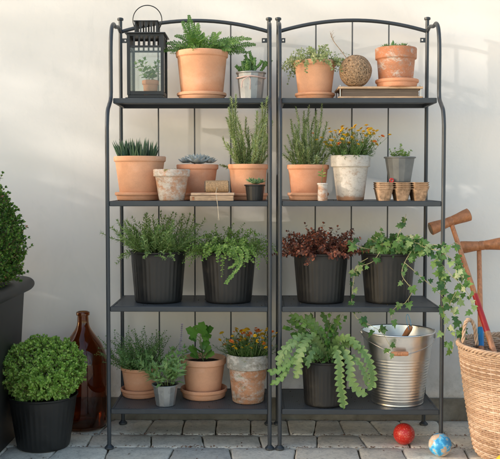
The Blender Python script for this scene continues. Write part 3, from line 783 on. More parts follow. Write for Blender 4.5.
PRESS_H = at(380, 86.6, .11).z-Z1
def flower_press():
    Y = .185; a, b = at(338.4, 92, .105).x, at(423, 92, .105).x; hw = (b-a)/2; hd = .082
    t = thing('flower_press', 'wooden flower press with cardboard layers and corner bolts on the top shelf', 'flower press', ((a+b)/2, Y, Z1))
    hT = PRESS_H
    m_ = MB(); m_.box(-hw, hw, -hd, hd, 0, .007, bev=.001); m_.build('board', M['wood_pale'], t, smooth=False)
    m_ = MB(); m_.box(-hw, hw, -hd, hd, hT-.008, hT, bev=.001); m_.build('board', M['wood_pale'], t, smooth=False)
    m_ = MB(); n = 9; h = (hT-.016)/n
    for i in range(n): o = R.uniform(0, .002); m_.box(-hw+.014+o, hw-.014-o, -hd+.008+o, hd-.008-o, .0073+i*h, .0073+(i+.82)*h)
    m_.build('card_layers', M['card'], t, smooth=False)
    for sx in (-1, 1):
        for sy in (-1, 1):
            m_ = MB(); x, y = sx*(hw-.007), sy*(hd-.006)
            m_.tube([(x, y, .007), (x, y, hT+.006)], .002, 8); m_.lathe([(0, 0), (.0045, 0), (.0045, .003), (0, .003)], 6, (x, y, hT)); m_.build('bolt', M['steel'], t)
flower_press(); twine_ball()
sz_ = Z1+PRESS_H
saucer(396, .16, sz_, 43, 8, 'terracotta saucer under the aged pot on the flower press', M['terra_c'])
t, r_, zz = pot('potted_houseleek', 'small succulents in a stained old terracotta pot standing on the flower press', 'potted plant', 396, .16, sz_+.006, 41, 33, 48.5, M['old_red'], rim=.30, group='plants in weathered pots')
def rosettes(t, rng, specs, mat, name='succulent'):
    m_ = MB()
    for (x, y, z, s, tiltx, n, fat) in specs:
        for k_ in range(n):
            u = k_/n; a = k_*2.4; el = .15+u*1.25
            d = Vector((math.cos(a)*math.cos(el)+tiltx*.3, math.sin(a)*math.cos(el)-.2, math.sin(el)))
            L = s*(1-.55*u)*rng.uniform(.9, 1.1); m_.fat(Vector((x, y, z)), d, UP, L, L*.42*fat, L*.18*fat)
    return m_.build(name, mat, t)
rosettes(t, R, [(-.04, -.02, zz+.014, .026, -.5, 16, 1), (-.005, -.03, zz+.012, .026, 0, 16, 1), (.022, -.02, zz+.016, .028, .4, 16, 1), (.044, -.01, zz+.012, .022, .8, 12, 1)], M['jade'])
m_ = MB()
for x, y, h_ in ((-.012, 0, .034), (-.006, .01, .026), (-.02, .006, .022), (0, .0, .02), (.03, .0, .02)):
    for k_ in range(4): m_.fat(Vector((x+.003*math.cos(k_*2), y, zz+.012+h_*.25*k_*.6)), Vector((R.gauss(0, .35), R.gauss(0, .2), 1)), UP+Vector((0, 1, 0)), h_*.7, .008, .004)
m_.build('upright_leaves', M['cactus'], t)

# ================================================================== ROW 2
saucer(138.5, .15, Z2, 47, 8, 'wide terracotta saucer under the spiky succulent pot', M['terra'])
t, r_, zz = pot('potted_haworthia', 'dark spiky succulent with upright pointed leaves in a terracotta pot', 'potted plant', 139.8, .15, Z2+.006, 52, 39, 156.5, M['terra_b'], group='plants in clean terracotta pots', rim=.13)
m_ = MB(); rh = random.Random(6)
for cl in range(11):
    cx_, cy_ = rh.uniform(-.062, .062), rh.uniform(-.04, .04)
    for k_ in range(11):
        a = k_*2.4+cl; q = rh.uniform(.1, .55); d = Vector((math.cos(a)*q+cx_*5, math.sin(a)*q, 1)).normalized(); L = rh.uniform(.055, .095)
        b = Vector((cx_+math.cos(a)*.006, cy_+math.sin(a)*.006, zz-.006)); pts = [b]
        for i in range(4): d = (d+UP*.10).normalized(); pts.append(pts[-1]+d*L/4)
        m_.tube(pts, [.0042, .0046, .0036, .0020, 0], 5, flat=(Vector((math.sin(a), -math.cos(a), .01)), 1.35))
m_.build('spiky_leaves', M['haworthia'], t)
t, r_, zz = pot('weathered_pot', 'small lime-stained terracotta pot with a sprig of succulent at the shelf edge', 'potted plant', 171.7, .055, Z2, 37, 25.5, 169.3, M['old_pale'], rim=.24, group='plants in weathered pots', soil=.008)
rosettes(t, R, [(.012, 0, zz-.002, .018, .4, 14, 1), (-.02, .01, zz-.003, .014, -.4, 12, 1), (.03, -.01, zz-.003, .012, .5, 10, 1), (-.002, -.02, zz-.002, .012, 0, 9, 1)], M['jade'])
saucer(196, .215, Z2, 38, 7, 'terracotta saucer under the blue-grey rosette pot behind the wooden box', M['terra_c'])
t, r_, zz = pot('potted_echeveria', 'blue-grey rosette succulent in a terracotta pot behind the wooden box', 'potted plant', 197.5, .215, Z2+.006, 42, 31, 164.5, M['terra_c'], group='plants in clean terracotta pots', rim=.15, soil=.01)
rosettes(t, R, [(0, -.02, zz+.012, .056, 0, 34, 1.35), (-.044, -.01, zz+.014, .038, -.7, 22, 1.3), (.044, -.01, zz+.014, .038, .7, 22, 1.3), (-.022, .02, zz+.024, .038, -.2, 20, 1.3), (.024, .02, zz+.022, .038, .2, 20, 1.3)], M['echeveria'])
# wooden box + spool
c0, c1 = at(190, 197, .03), at(233.5, 197, .03); hB = at(200, 192.8, .03).z-Z2
t = thing('wooden_box', 'flat pale wooden box at the shelf edge below the twine spool', 'box', ((c0.x+c1.x)/2, .072, Z2))
hw = (c1.x-c0.x)/2
m_ = MB(); m_.box(-hw, hw, -.045, .045, 0, hB*.62, bev=.001); m_.build('box_body', M['wood_pale'], t, smooth=False)
m_ = MB(); m_.box(-hw+.003, hw+.003, -.043, .047, hB*.62+.0015, hB, bev=.001); m_.build('lid', wood('pale_wood_lid', (.56, .38, .25), (1.5, 8, 8), .7, 3), t, smooth=False)
m_ = MB(); m_.box(-hw*.9, -hw*.9+.008, -.0465, -.0445, .003, hB*.5); m_.build('clasp', M['wood_warm'], t, smooth=False)
kk = mpp(.05); cs = at(216.8, 186, .05); rs = hB*0+ (192.5-180)/2*kk
t = thing('twine_spool', 'roll of tan string lying on the wooden box, its end hanging over the shelf', 'spool', (cs.x, .05, Z2+hB), rotz=.1)
m_ = MB(); Ls = 12.2*kk
P = []
for i in range(26*14+1):
    a = 2*PI*i/14; P.append((-Ls*.92+2*Ls*.92*i/(26*14), math.cos(a)*(rs-.0016), rs+math.sin(a)*(rs-.0016)))
m_.tube(P, .0018, 5); m_.build('windings', M['spool'], t)
m_ = MB(); m_.tube([(-Ls, 0, rs), (Ls, 0, rs)], rs*.86, 24); m_.tube([(-Ls-.001, 0, rs), (Ls+.001, 0, rs)], rs*.4, 16); m_.build('core', M['card'], t)
m_ = MB()
def rel(px, py, Y, t): 
    v = at(px, py, Y)-Vector(t.location); a = -t.rotation_euler[2]; return Vector((v.x*math.cos(a)-v.y*math.sin(a), v.x*math.sin(a)+v.y*math.cos(a), v.z))
base = cs
P = [rel(218, 184, .035, t), rel(216.5, 190, .025, t), rel(216, 193, .018, t), rel(216.8, 199, -.006, t), rel(217.8, 207, -.009, t), rel(218.6, 217, -.009, t)]
m_.tube(cat_rom(P, 5), .0011, 5)
for dx in (-1.6, -.8, .9, 1.7): m_.tube([P[-1]+Vector((0, 0, .012)), P[-1]+Vector((dx*.0018, 0, -.012))], .0005, 4)
m_.build('string_end', M['twine_pale'], t)

# rosemary left
saucer(249, .175, Z2, 38, 7, 'terracotta saucer under the rosemary at the right end of the left unit', M['terra'])
t, r_, zz = pot('potted_rosemary', 'tall rosemary reaching above the shelf in a terracotta pot behind a tiny black pot', 'potted plant', 248, .175, Z2+.006, 40, 32, 164.3, M['terra'], group='plants in clean terracotta pots', rim=.15)
def rosemary(t, rng, zz, Y, cx, tips, leafL=.021):
    tips = [(b_, x_, y_, d_ if y_ > 112 or cx > 280 else min(d_, -.125)) for (b_, x_, y_, d_) in tips]
    tips = tips+[(b_+rng.uniform(-.01, .01), x_+rng.uniform(-3, 3), y_+rng.uniform(8, 34), d_+rng.uniform(-.03, .03)) for (b_, x_, y_, d_) in tips]
    lm, sm = MB(), MB(); loc = Vector(t.location)
    for (bx, px, py, dy) in tips:
        e = at(px, py, Y+dy)-loc; b = Vector((bx, rng.uniform(-.02, .02), zz-.004))
        mid = (b+e)/2+Vector((rng.gauss(0, .006), rng.gauss(0, .006), 0)); P = cat_rom([b, (b+mid)/2+Vector((rng.gauss(0, .004), 0, 0)), mid, (mid+e)/2+Vector((rng.gauss(0, .004), 0, 0)), e], 12)
        sm.tube(P, [.0016*(1-.6*i/len(P)) for i in range(len(P))], 5, cap=False)
        L = (e-b).length; acc = 0; ga = rng.uniform(0, 6)
        for p, q in zip(P, P[1:]):
            acc += (q-p).length
            while acc > .0042:
                acc -= .0042; d = (q-p).normalized(); a1 = d.orthogonal().normalized(); a2 = d.cross(a1); u = (q-b).length/L
                for j in range(3):
                    a = ga+j*2.1; o = a1*math.cos(a)+a2*math.sin(a); th = rng.uniform(.45, 1.05)
                    lm.leaf(q-d*acc, d*math.cos(th)+o*math.sin(th), d, leafL*rng.uniform(.7, 1.25)*(1-.45*max(0, u-.6)/.4), .0032, 0, .35, kind='needle')
                ga += 1.1
    lm.build('foliage', M['rosemary'], t, smooth=False); sm.build('stems', M['stem_brown'], t)
rosemary(t, random.Random(12), zz, .175, 248, [(-.03, 226.5, 118, -.02), (-.02, 231, 98, -.03), (-.015, 236, 94, -.05), (-.02, 229, 108, -.03), (0, 240, 126, 0), (.005, 246, 118, .02), (.02, 262, 104, -.06), (.03, 267, 98, -.07), (.02, 257, 112, -.05), (.03, 272, 122, -.03), (0, 252, 135, 0), (-.03, 223, 138, 0), (.03, 265, 130, 0), (-.01, 241, 140, 0), (.01, 248, 128, .03), (.02, 256, 140, .02), (-.005, 236, 124, .02), (.03, 270, 140, .02), (.01, 262, 120, .0), (-.02, 233, 135, .02)])
t, r_, zz = pot('potted_rosette', 'tiny green rosette plant in a small black pot in front of the rosemary', 'potted plant', 254.8, .05, Z2, 20, 16, 184.5, M['black'], 'facet', facets=20, soil=.006, group='plants in small black pots')
rosettes(t, R, [(0, 0, zz+.006, .032, 0, 18, 1.2), (-.014, .01, zz+.012, .028, -.4, 14, 1.2), (.016, .005, zz+.010, .028, .5, 14, 1.2)], M['jade'])

# rosemary right
saucer(308, .165, Z2, 41.5, 7.5, 'terracotta saucer under the rosemary beside the flowering white pot', M['terra_b'])
t, r_, zz = pot('potted_rosemary', 'bushy upright rosemary in a terracotta pot beside the flowering white pot', 'potted plant', 308, .165, Z2+.006, 42, 33, 164.8, M['terra_c'], group='plants in clean terracotta pots', rim=.14)
rosemary(t, random.Random(19), zz, .165, 308, [(-.03, 291, 120, 0), (-.03, 288, 136, 0), (-.02, 296, 108, -.02), (-.01, 303, 118, 0), (0, 309, 106, 0), (.01, 314, 118, .02), (.02, 322, 104, -.02), (.03, 327, 122, 0), (.03, 330, 136, 0), (0, 306, 130, -.04), (.02, 318, 130, -.04), (-.02, 297, 130, -.04), (.01, 311, 138, -.05), (-.03, 285, 146, 0), (.03, 326, 144, -.03), (0, 300, 142, -.05), (.0, 316, 112, .02), (-.02, 292, 128, .03), (-.01, 304, 112, .03), (.015, 320, 142, -.02)])
# tiny pale pot with seedling
t, r_, zz = pot('seedling_pot', 'tiny whitish clay pot with one thin seedling in front of the rosemary', 'potted plant', 322.6, .04, Z2, 11.5, 10, 183, M['old_pale'], rim=.12, soil=.005, group='plants in weathered pots')
m_, s_ = MB(), MB(); P = [Vector((-.004, 0, zz)), Vector((-.002, 0, zz+.02)), Vector((-.001, 0, zz+.04)), Vector((.002, 0, zz+.078))]; s_.tube(cat_rom(P, 4), .0009, 5)
for (a, z, L) in ((0, .024, .016), (3.1, .026, .018), (-.5, .034, .017), (2.6, .036, .018), (1.5, .04, .012), (-1.3, .03, .014), (.3, .05, .008)):
    m_.leaf(Vector((-.002, 0, zz+z)), Vector((math.cos(a), math.sin(a)*.6-.3, .35)), UP+Vector((0, -.6, 0)), L, L*.7, .2, .2)
m_.build('foliage', M['trail'], t, smooth=False); s_.build('stem', M['stem'], t)
# white pot with flowers
t, r_, zz = pot('flowering_pot', 'yellow and orange flowers in a whitewashed weathered pot between rosemary and seed trays', 'potted plant', 350.5, .10, Z2, 39.5, 27, 155.5, M['old_white'], rim=.26, group='plants in weathered pots', soil=.012)
rg = random.Random(31)
flowers(t, rg, .055, zz, 85, (.05, .125), 52, ['f_yellow', 'f_yellow', 'f_yellow', 'f_orange', 'f_yellow', 'f_yellow', 'f_yellow'], .0108, (.02, -.03))
sprigs(t, random.Random(32), .05, zz, 75, (.03, .10), 62, None, .005, .018, .0022, M['dark_sprig'], kind='needle', per=3, names=('leaf_tufts', 'stems'), bias=(.02, 0))
# seed trays
kt = mpp(.03); cT = at(403.3, 195, .03); 
cup_h = .045; off = .0072
def tray(label, z):
    t = thing('seed_tray', label, 'seed tray', (cT.x+R.uniform(-.0015, .0015), .085, z), 'stacked peat seed trays', rotz=R.uniform(-.01, .01))
    w = 26.5*kt; cell = 2*w/3; 
    m_ = MB()
    for ix in range(3):
        for iy in range(2):
            cx_ = -w+cell*(ix+.5); cy_ = (iy-.5)*cell*.98
            rings = []
            for (h_, z_) in ((0, 0), (cell*.30, 0), (cell*.44, cup_h-.004), (cell*.475, cup_h-.003), (cell*.48, cup_h), (cell*.43, cup_h), (cell*.40, cup_h-.006), (cell*.27, .004), (0, .004)):
                i = len(m_.v); n = 20; 
                if h_ == 0: m_.v.append((cx_, cy_, z_)); rings.append((i, 1)); continue
                for j in range(n):
                    a = 2*PI*j/n+PI/n; cc, ss = math.cos(a), math.sin(a); e = .35
                    x = abs(cc)**e*(1 if cc > 0 else -1)*h_; y = abs(ss)**e*(1 if ss > 0 else -1)*h_
                    m_.v.append((cx_+x+R.uniform(-.0005, .0005), cy_+y+R.uniform(-.0005, .0005), z_+R.uniform(-.0006, .0006)*(z_ > .01)))
                rings.append((i, n))
            for (a, na), (b, nb) in zip(rings, rings[1:]):
                for j in range(20):
                    j2 = (j+1) % 20
                    if na == 20 and nb == 20: m_.face((a+j, a+j2, b+j2, b+j))
                    elif na == 20: m_.face((a+j, a+j2, b))
                    else: m_.face((a, b+j2, b+j))
    m_.build('cups', M['peat'], t, sharp=50)
    m_ = MB(); m_.box(-w*.98, w*.98, -.003, .003, cup_h-.0025, cup_h-.0008)
    for ix in (1, 2): xx = -w+cell*ix; m_.box(xx-.003, xx+.003, -cell*.9, -.0031, cup_h-.0025, cup_h-.0008); m_.box(xx-.003, xx+.003, .0031, cell*.9, cup_h-.0025, cup_h-.0008)
    m_.build('web', M['peat'], t, smooth=False)
    return t
for i, lb in enumerate(('bottom peat seed tray of the stack, its six cups showing', 'second peat seed tray up from the shelf in the stack', 'third peat seed tray up from the shelf in the stack', 'topmost peat seed tray of the stack, carrying the grey pot')):
    tray(lb, Z2+off*i)
zt = Z2+off*3+cup_h
t, r_, zz = pot('zinc_plant_pot', 'dark grey faceted pot with a small sprouting plant on the peat trays', 'potted plant', 399.8, .085, zt+.0006, 30.5, 22, 156.8, M['dark_zinc'], 'facet', facets=14, soil=.006)
sprigs(t, random.Random(33), .028, zz, 16, (.015, .035), 45, None, .008, .012, .009, M['trail'], per=2, ang=70)
sprigs(t, random.Random(34), .004, zz, 3, (.04, .052), 12, None, .009, .011, .009, M['trail'], per=2, ang=60, names=('tall_sprig', 'stems'), bias=(.25, 0))
m_ = MB(); c = at(391.6, 180.3, .045); P = [(.0062*math.cos(a), 0, .0078+.0062*math.sin(a)) for a in [i*2*PI/16 for i in range(17)]]; m_.tube(P, .003, 8)
tag(m_.build('ring_ornament', M['red'], loc=(c.x, .045, zt-.001)), 'tiny round red ornament standing on the top seed tray', 'ornament')

# ================================================================== ROW 3
bl = 'plants in black ribbed pots'
t, r_, zz = pot('potted_herb', 'light green herb with slender upright leaves in a black ribbed pot', 'potted plant', 158.3, .145, Z3, 57, 47, 250.5, M['black'], 'black', group=bl)
sprigs(t, random.Random(41), .085, zz, 130, (.07, .165), 46, None, .009, .022, .0068, M['herb'], kind='lance', per=3, ang=48, wob=.16, bias=(.0, -.05))
sprigs(t, random.Random(42), .09, zz, 26, (.05, .10), 85, None, .01, .017, .006, M['herb'], kind='lance', per=3, droop=.3, names=('foliage', 'stems'))
t, r_, zz = pot('potted_trailing_plant', 'small-leaved green trailing plant with a strand hanging down its black ribbed pot', 'potted plant', 228.3, .145, Z3, 57, 46, 251, M['black'], 'black', group=bl)
sprigs(t, random.Random(43), .08, zz, 200, (.06, .145), 60, None, .0075, .011, .008, M['trail'], per=2, droop=.25, ang=65, wob=.2, bias=(0, -.08))
lm, sm = MB(), MB(); loc = Vector(t.location); rv = random.Random(44)
for path in ([(236, 246), (241, 254), (240, 265), (234, 273), (226, 283)], [(232, 246), (236, 256), (237, 262), (230, 268)], [(242, 246), (247, 252), (246, 262)]):
    P = cat_rom([at(x, y, .02-.02*i/4)-loc for i, (x, y) in enumerate(path)], 8); sm.tube(P, .0009, 4, cap=False)
    for p, q in zip(P, P[1:]):
        for s_ in (-1, 1, .5):
            lm.leaf(q, Vector((s_, -.3, rv.gauss(0, .4))), Vector((0, -1, .5)), .0095*rv.uniform(.7, 1.2), .007)
lm.build('hanging_strand', M['trail'], t, smooth=False); sm.build('stems', M['stem'], t)
t, r_, zz = pot('potted_burgundy_plant', 'dark burgundy bushy plant with coppery leaves in a black ribbed pot', 'potted plant', 320.8, .145, Z3, 56.5, 46, 252, M['black'], 'black', group=bl)
sprigs(t, random.Random(45), .085, zz, 175, (.05, .13), 64, None, .010, .0150, .0135, M['burgundy'], per=2, droop=.1, ang=62, wob=.22, stem_mat='stem_red')
# ivy
t, r_, zz = pot('potted_ivy', 'variegated ivy trailing out of a black ribbed pot towards the basket', 'potted plant', 388, .145, Z3, 56, 45, 252, M['black'], 'black', group=bl)
lm, sm = MB(), MB(); loc = Vector(t.location); rv = random.Random(46)
def V(path, gap=.02, L=.026, per=1): vine(lm, sm, rv, [at(x, y, Y)-loc for x, y, Y in path], gap, L, per=per)
V([(400, 255, .12), (412, 243, .06), (424, 247, .0), (434, 256, -.02), (440, 270, -.03), (444, 285, -.03)], 0.0114, 0.0312, 2)
V([(405, 255, .1), (420, 250, .02), (436, 250, -.03), (448, 256, -.03), (458, 266, -.03), (462, 280, -.03), (459, 296, -.02), (452, 306, -.02)], 0.0123, 0.0312, 2)
V([(410, 252, .1), (430, 245, .0), (447, 246, -.02), (457, 243, -.02), (460, 252, -.02)], 0.0132, 0.0324)
V([(440, 262, -.02), (452, 276, -.04), (462, 285, -.04), (469, 296, -.04), (474, 312, -.04)], 0.0141, 0.0288)
V([(444, 280, -.03), (446, 295, -.03), (443, 308, -.03), (446, 322, -.03), (444, 338, -.03)], 0.0141, 0.0312)
V([(456, 292, -.03), (450, 305, -.03), (455, 316, -.04), (462, 325, -.04), (456, 335, -.03), (452, 352, -.02)], 0.0150, 0.0312)
V([(412, 250, .03), (405, 262, -.0), (402, 275, -.02), (411, 288, -.03), (412, 292, -.03), (405, 303, -.03), (395, 308, -.03), (391, 318, -.03)], 0.0264, 0.0288)
V([(404, 262, .0), (420, 276, -.02), (436, 290, -.03), (446, 300, -.03)], 0.0176, 0.0264)
V([(380, 252, .05), (372, 262, .04), (356, 268, .04), (351, 278, .04)], 0.0176, 0.0240)
V([(372, 250, .08), (358, 246, .06), (350, 240, .08)], 0.0132, 0.0288)
V([(396, 252, .08), (398, 236, .08), (404, 224, .08), (406, 214, .08)], 0.0176, 0.0240)
V([(386, 252, .1), (382, 238, .1), (380, 226, .1)], 0.0176, 0.0204)
for k_ in range(72):
    a = rv.uniform(0, 2*PI); q = math.sqrt(rv.random())*.075; h_ = rv.uniform(.02, .075)
    b = Vector((q*math.cos(a), q*math.sin(a), zz)); e = b+Vector((math.cos(a)*.055*rv.random()+.012, math.sin(a)*.05-.012, h_))
    vine(lm, sm, rv, [b, (b+e)/2+Vector((0, 0, .012)), e], .011, .024, per=2)
lm.build('foliage', M['ivy'], t, smooth=False); sm.build('vines', M['stem_pale'], t)

# ================================================================== ROW 4
saucer(139.5, .20, Z4, 40, 8, 'terracotta saucer under the airy thyme at the left end of the bottom shelf', M['terra_c'])
t, r_, zz = pot('potted_thyme', 'airy thyme with tiny dark leaves in a terracotta pot on the bottom shelf', 'potted plant', 139.8, .20, Z4+.006, 38.5, 29, 366, M['terra'], group='plants in clean terracotta pots', rim=.13)
sprigs(t, random.Random(51), .055, zz, 150, (.08, .175), 44, None, .0075, .0105, .006, M['thin'], per=2, ang=60, wob=.2, bias=(-.04, 0))
t, r_, zz = pot('potted_sage', 'grey-green sage and a lavender spike in a small faceted zinc pot', 'potted plant', 165.3, .055, Z4, 26.5, 19, 383.5, M['zinc'], 'facet', facets=12, soil=.006)
sprigs(t, random.Random(52), .03, zz, 30, (.06, .145), 42, None, .015, .037, .0155, M['sage'], kind='lance', per=2, ang=50, bias=(-.08, -.02))
lm, sm = MB(), MB(); loc = Vector(t.location); rv = random.Random(53)
P = cat_rom([Vector((.02, 0, zz)), at(177, 366, .05)-loc, at(180.5, 345, .05)-loc, at(182, 325, .05)-loc], 10); sm.tube(P, .0009, 5)
for i, p in enumerate(P[12:]):
    for j in range(5): a = j*1.26+i; lm.leaf(p, Vector((math.cos(a), math.sin(a), .7)), UP, .0075, .005, kind='oval')
lm.build('lavender_flower', M['f_violet'], t, smooth=False); sm.build('flower_stem', M['stem'], t)
saucer(203.5, .185, Z4, 47.5, 9.5, 'large terracotta saucer under the big-leaved plant on the bottom shelf', M['terra'])
t, r_, zz = pot('potted_fatsia', 'glossy plant with big lobed leaves in a wide terracotta pot, bottom shelf', 'potted plant', 203.5, .185, Z4+.006, 46, 34, 357, M['terra_b'], group='plants in clean terracotta pots', rim=.17, soil=.02)
lm, sm = MB(), MB(); loc = Vector(t.location)
for (x0, y0, x1, y1, dy, L) in ((200, 338, 187, 327, -.02, .048), (200, 338, 203, 321, -.03, .052), (200, 336, 213, 326, -.02, .046), (199, 340, 184, 336, -.05, .03), (200, 354, 188, 346, -.04, .045), (200, 354, 196, 344, -.06, .045), (202, 354, 212, 345, -.05, .045), (201, 356, 187, 354, -.05, .035), (203, 356, 216, 352, -.04, .04), (202, 352, 206, 342, .02, .04), (200, 340, 210, 334, .02, .035)):
    b = at(x0, y0, .18)-loc; e = at(x1, y1, .18+dy)-loc; d = e-b; pb = b+d*.25
    sm.tube([Vector((0, 0, zz)), Vector((b.x*.4, 0, (b.z+zz)/2)), b, pb], .0014, 5, cap=False)
    lm.leaf(pb, d+Vector((0, -.01, -.004)), Vector((0, -.75, .7)), L*1.12, L*1.15, .35, .25, kind='lobed')
lm.build('foliage', M['fatsia'], t, smooth=False); sm.build('stems', M['stem'], t)
m_t = [1]*3+[1]*0
prof_n = 14
t, r_, zz = pot('flowering_pot', 'orange and yellow flowers in a large flaking mossy pot on the bottom shelf', 'potted plant', 248, .115, Z4, 43, 31.5, 353, [M['old_moss'], M['old_rim']], rim=.30, group='plants in weathered pots', mis=[0]*5+[1]*9)
flowers(t, random.Random(61), .058, zz, 88, (.05, .112), 40, ['f_yellow', 'f_yellow', 'f_orange', 'f_yellow'], .0108, (-.03, -.02))
sprigs(t, random.Random(62), .06, zz, 90, (.03, .085), 50, None, .005, .018, .0024, M['dark_sprig'], kind='needle', per=3, names=('leaf_tufts', 'stems'))
# fishbone cactus
t, r_, zz = pot('potted_fishbone_cactus', 'fishbone cactus with pale zigzag stems hanging over a black ribbed pot', 'potted plant', 325, .085, Z4, 49, 41, 358.5, M['black'], 'black', group=bl)
loc = Vector(t.location)
def zig(path, w=.0135, mat='fishbone', face=Vector((0, -1, .25)), ph=0):
    w *= 1.45
    P = cat_rom([at(270+x*.36, 305+y*.36, Y)-loc for x, y, Y in path], 10)
    D = [0]
    for a, b in zip(P, P[1:]): D.append(D[-1]+(b-a).length)
    N = max(10, int(D[-1]/.0022)); Q = []; j = 0
    for i in range(N+1):
        s_ = D[-1]*i/N
        while j < len(P)-2 and D[j+1] < s_: j += 1
        u = (s_-D[j])/max(1e-6, D[j+1]-D[j]); Q.append(P[j]+(P[j+1]-P[j])*min(1, u))
    m_ = MB(); per = .0200
    for i, q in enumerate(Q):
        d = (Q[min(i+1, N)]-Q[max(i-1, 0)]).normalized(); side = d.cross(face).normalized(); nn = side.cross(d)
        s_ = D[-1]*i/N; end = min(1, (D[-1]-s_)/.018)*min(1, s_/.02+.15)
        def lob(x): x = x % 1; return .08+.92*((x/.78)**.38 if x < .78 else max(0, (1-x)/.22)**.5)
        wl, wr = w*lob(s_/per+ph)*end, w*lob(s_/per+.5+ph)*end
        base = len(m_.v)
        for v_ in (q-side*wl+nn*.0022, q-side*wl*.5-nn*.0002, q+nn*.0016, q+side*wr*.5-nn*.0002, q+side*wr+nn*.0022, q-nn*.0020): m_.v.append(tuple(v_))
        if i:
            b0 = base-6
            for k_ in range(6): k2 = (k_+1) % 6; m_.face((b0+k_, b0+k2, base+k2, base+k_))
    return m_.build('zigzag_stem', M[mat], t, sharp=50)
z_ = .04
for i, (path, w_, mt) in enumerate((
    ([(150, 140, .08), (110, 95, .03), (75, 92, -.02), (50, 125, -.045), (42, 175, -.05), (38, 205, -.05)], .0125, 'fishbone'),
    ([(155, 140, .08), (120, 90, .02), (95, 110, -.04), (80, 150, -.055), (78, 185, -.055), (66, 205, -.05)], .0135, 'fishbone'),
    ([(150, 145, .06), (125, 125, .0), (108, 150, -.03), (104, 178, -.03)], .010, 'fishbone'),
    ([(165, 140, .06), (180, 125, .0), (192, 160, -.03), (194, 215, -.035), (200, 250, -.035), (205, 290, -.035)], .0135, 'fishbone'),
    ([(175, 135, .06), (205, 130, .0), (222, 165, -.02), (225, 205, -.03), (245, 238, -.03), (272, 250, -.03)], .0135, 'fishbone'),
    ([(180, 130, .08), (225, 105, .03), (262, 135, -.02), (280, 175, -.03), (284, 215, -.03), (270, 238, -.03)], .0135, 'fishbone'),
    ([(165, 135, .1), (185, 100, .06), (215, 92, .02), (240, 112, -.01), (250, 128, -.01)], .0125, 'fishbone'),
    ([(140, 140, .05), (90, 130, -.02), (50, 165, -.05), (15, 185, -.06), (-10, 182, -.06)], .010, 'fishbone_dark'),
    ([(145, 140, .05), (60, 165, -.04), (30, 205, -.06), (-2, 222, -.06)], .009, 'fishbone_dark'),
    ([(160, 140, .1), (158, 100, .1), (130, 60, .08), (95, 25, .06)], .011, 'fishbone'),
    ([(158, 140, .12), (168, 90, .13), (155, 45, .13), (140, 15, .13)], .009, 'fishbone_dark'),
    ([(150, 140, .12), (135, 85, .13), (120, 50, .14), (112, 20, .14)], .009, 'fishbone_dark'),
    ([(145, 140, .1), (105, 95, .12), (75, 55, .12), (45, 42, .12)], .010, 'fishbone_dark'),
    ([(170, 140, .1), (185, 105, .12), (180, 60, .14), (195, 25, .14)], .009, 'fishbone_dark'),
    ([(150, 140, .1), (120, 70, .08), (80, 35, .06), (50, 30, .05)], .009, 'fishbone_dark'),
    ([(178, 138, .05), (235, 150, -.01), (262, 190, -.03), (268, 225, -.03)], .011, 'fishbone'),
    ([(140, 140, .05), (100, 120, -.01), (60, 110, -.04), (30, 140, -.05), (25, 175, -.05)], .012, 'fishbone'))):
    zig(path, w_, mt, Vector((random.Random(i).uniform(-.5, .5), -1, .3)), i*.37)
lm, sm = MB(), MB(); rv = random.Random(71)
# dark slender upright stems behind
for k_ in range(16):
    e = at(270+rv.uniform(35, 205)*.36, 305+rv.uniform(14, 70)*.36, rv.uniform(.06, .18))-loc; b = Vector((rv.uniform(-.04, .04), rv.uniform(-.03, .04), zz-.002))
    vine(lm, sm, rv, [b, b*.5+e*.5+Vector((0, 0, .02)), e], .014, .02, kind='lance')
lm.build('background_leaves', M['fatsia'], t, smooth=False); sm.build('stems', M['stem'], t)
# ivy strands that come down over the bucket (second ivy rooted behind the cactus pot shelf) belong to the potted ivy
iv = [o for o in COL.objects if o.name.startswith('potted_ivy')][0]; loc = Vector(iv.location); lm, sm = MB(), MB(); rv = random.Random(47)
V([(368, 258, .08), (357, 266, .085), (353, 285, .09), (352, 303, .06), (356, 317, .0), (370, 325, -.02), (382, 333, -.03), (390, 346, -.04), (393, 352, -.04)], .016, .028)
lm.build('foliage', M['ivy'], iv, smooth=False); sm.build('vines', M['stem_pale'], iv)

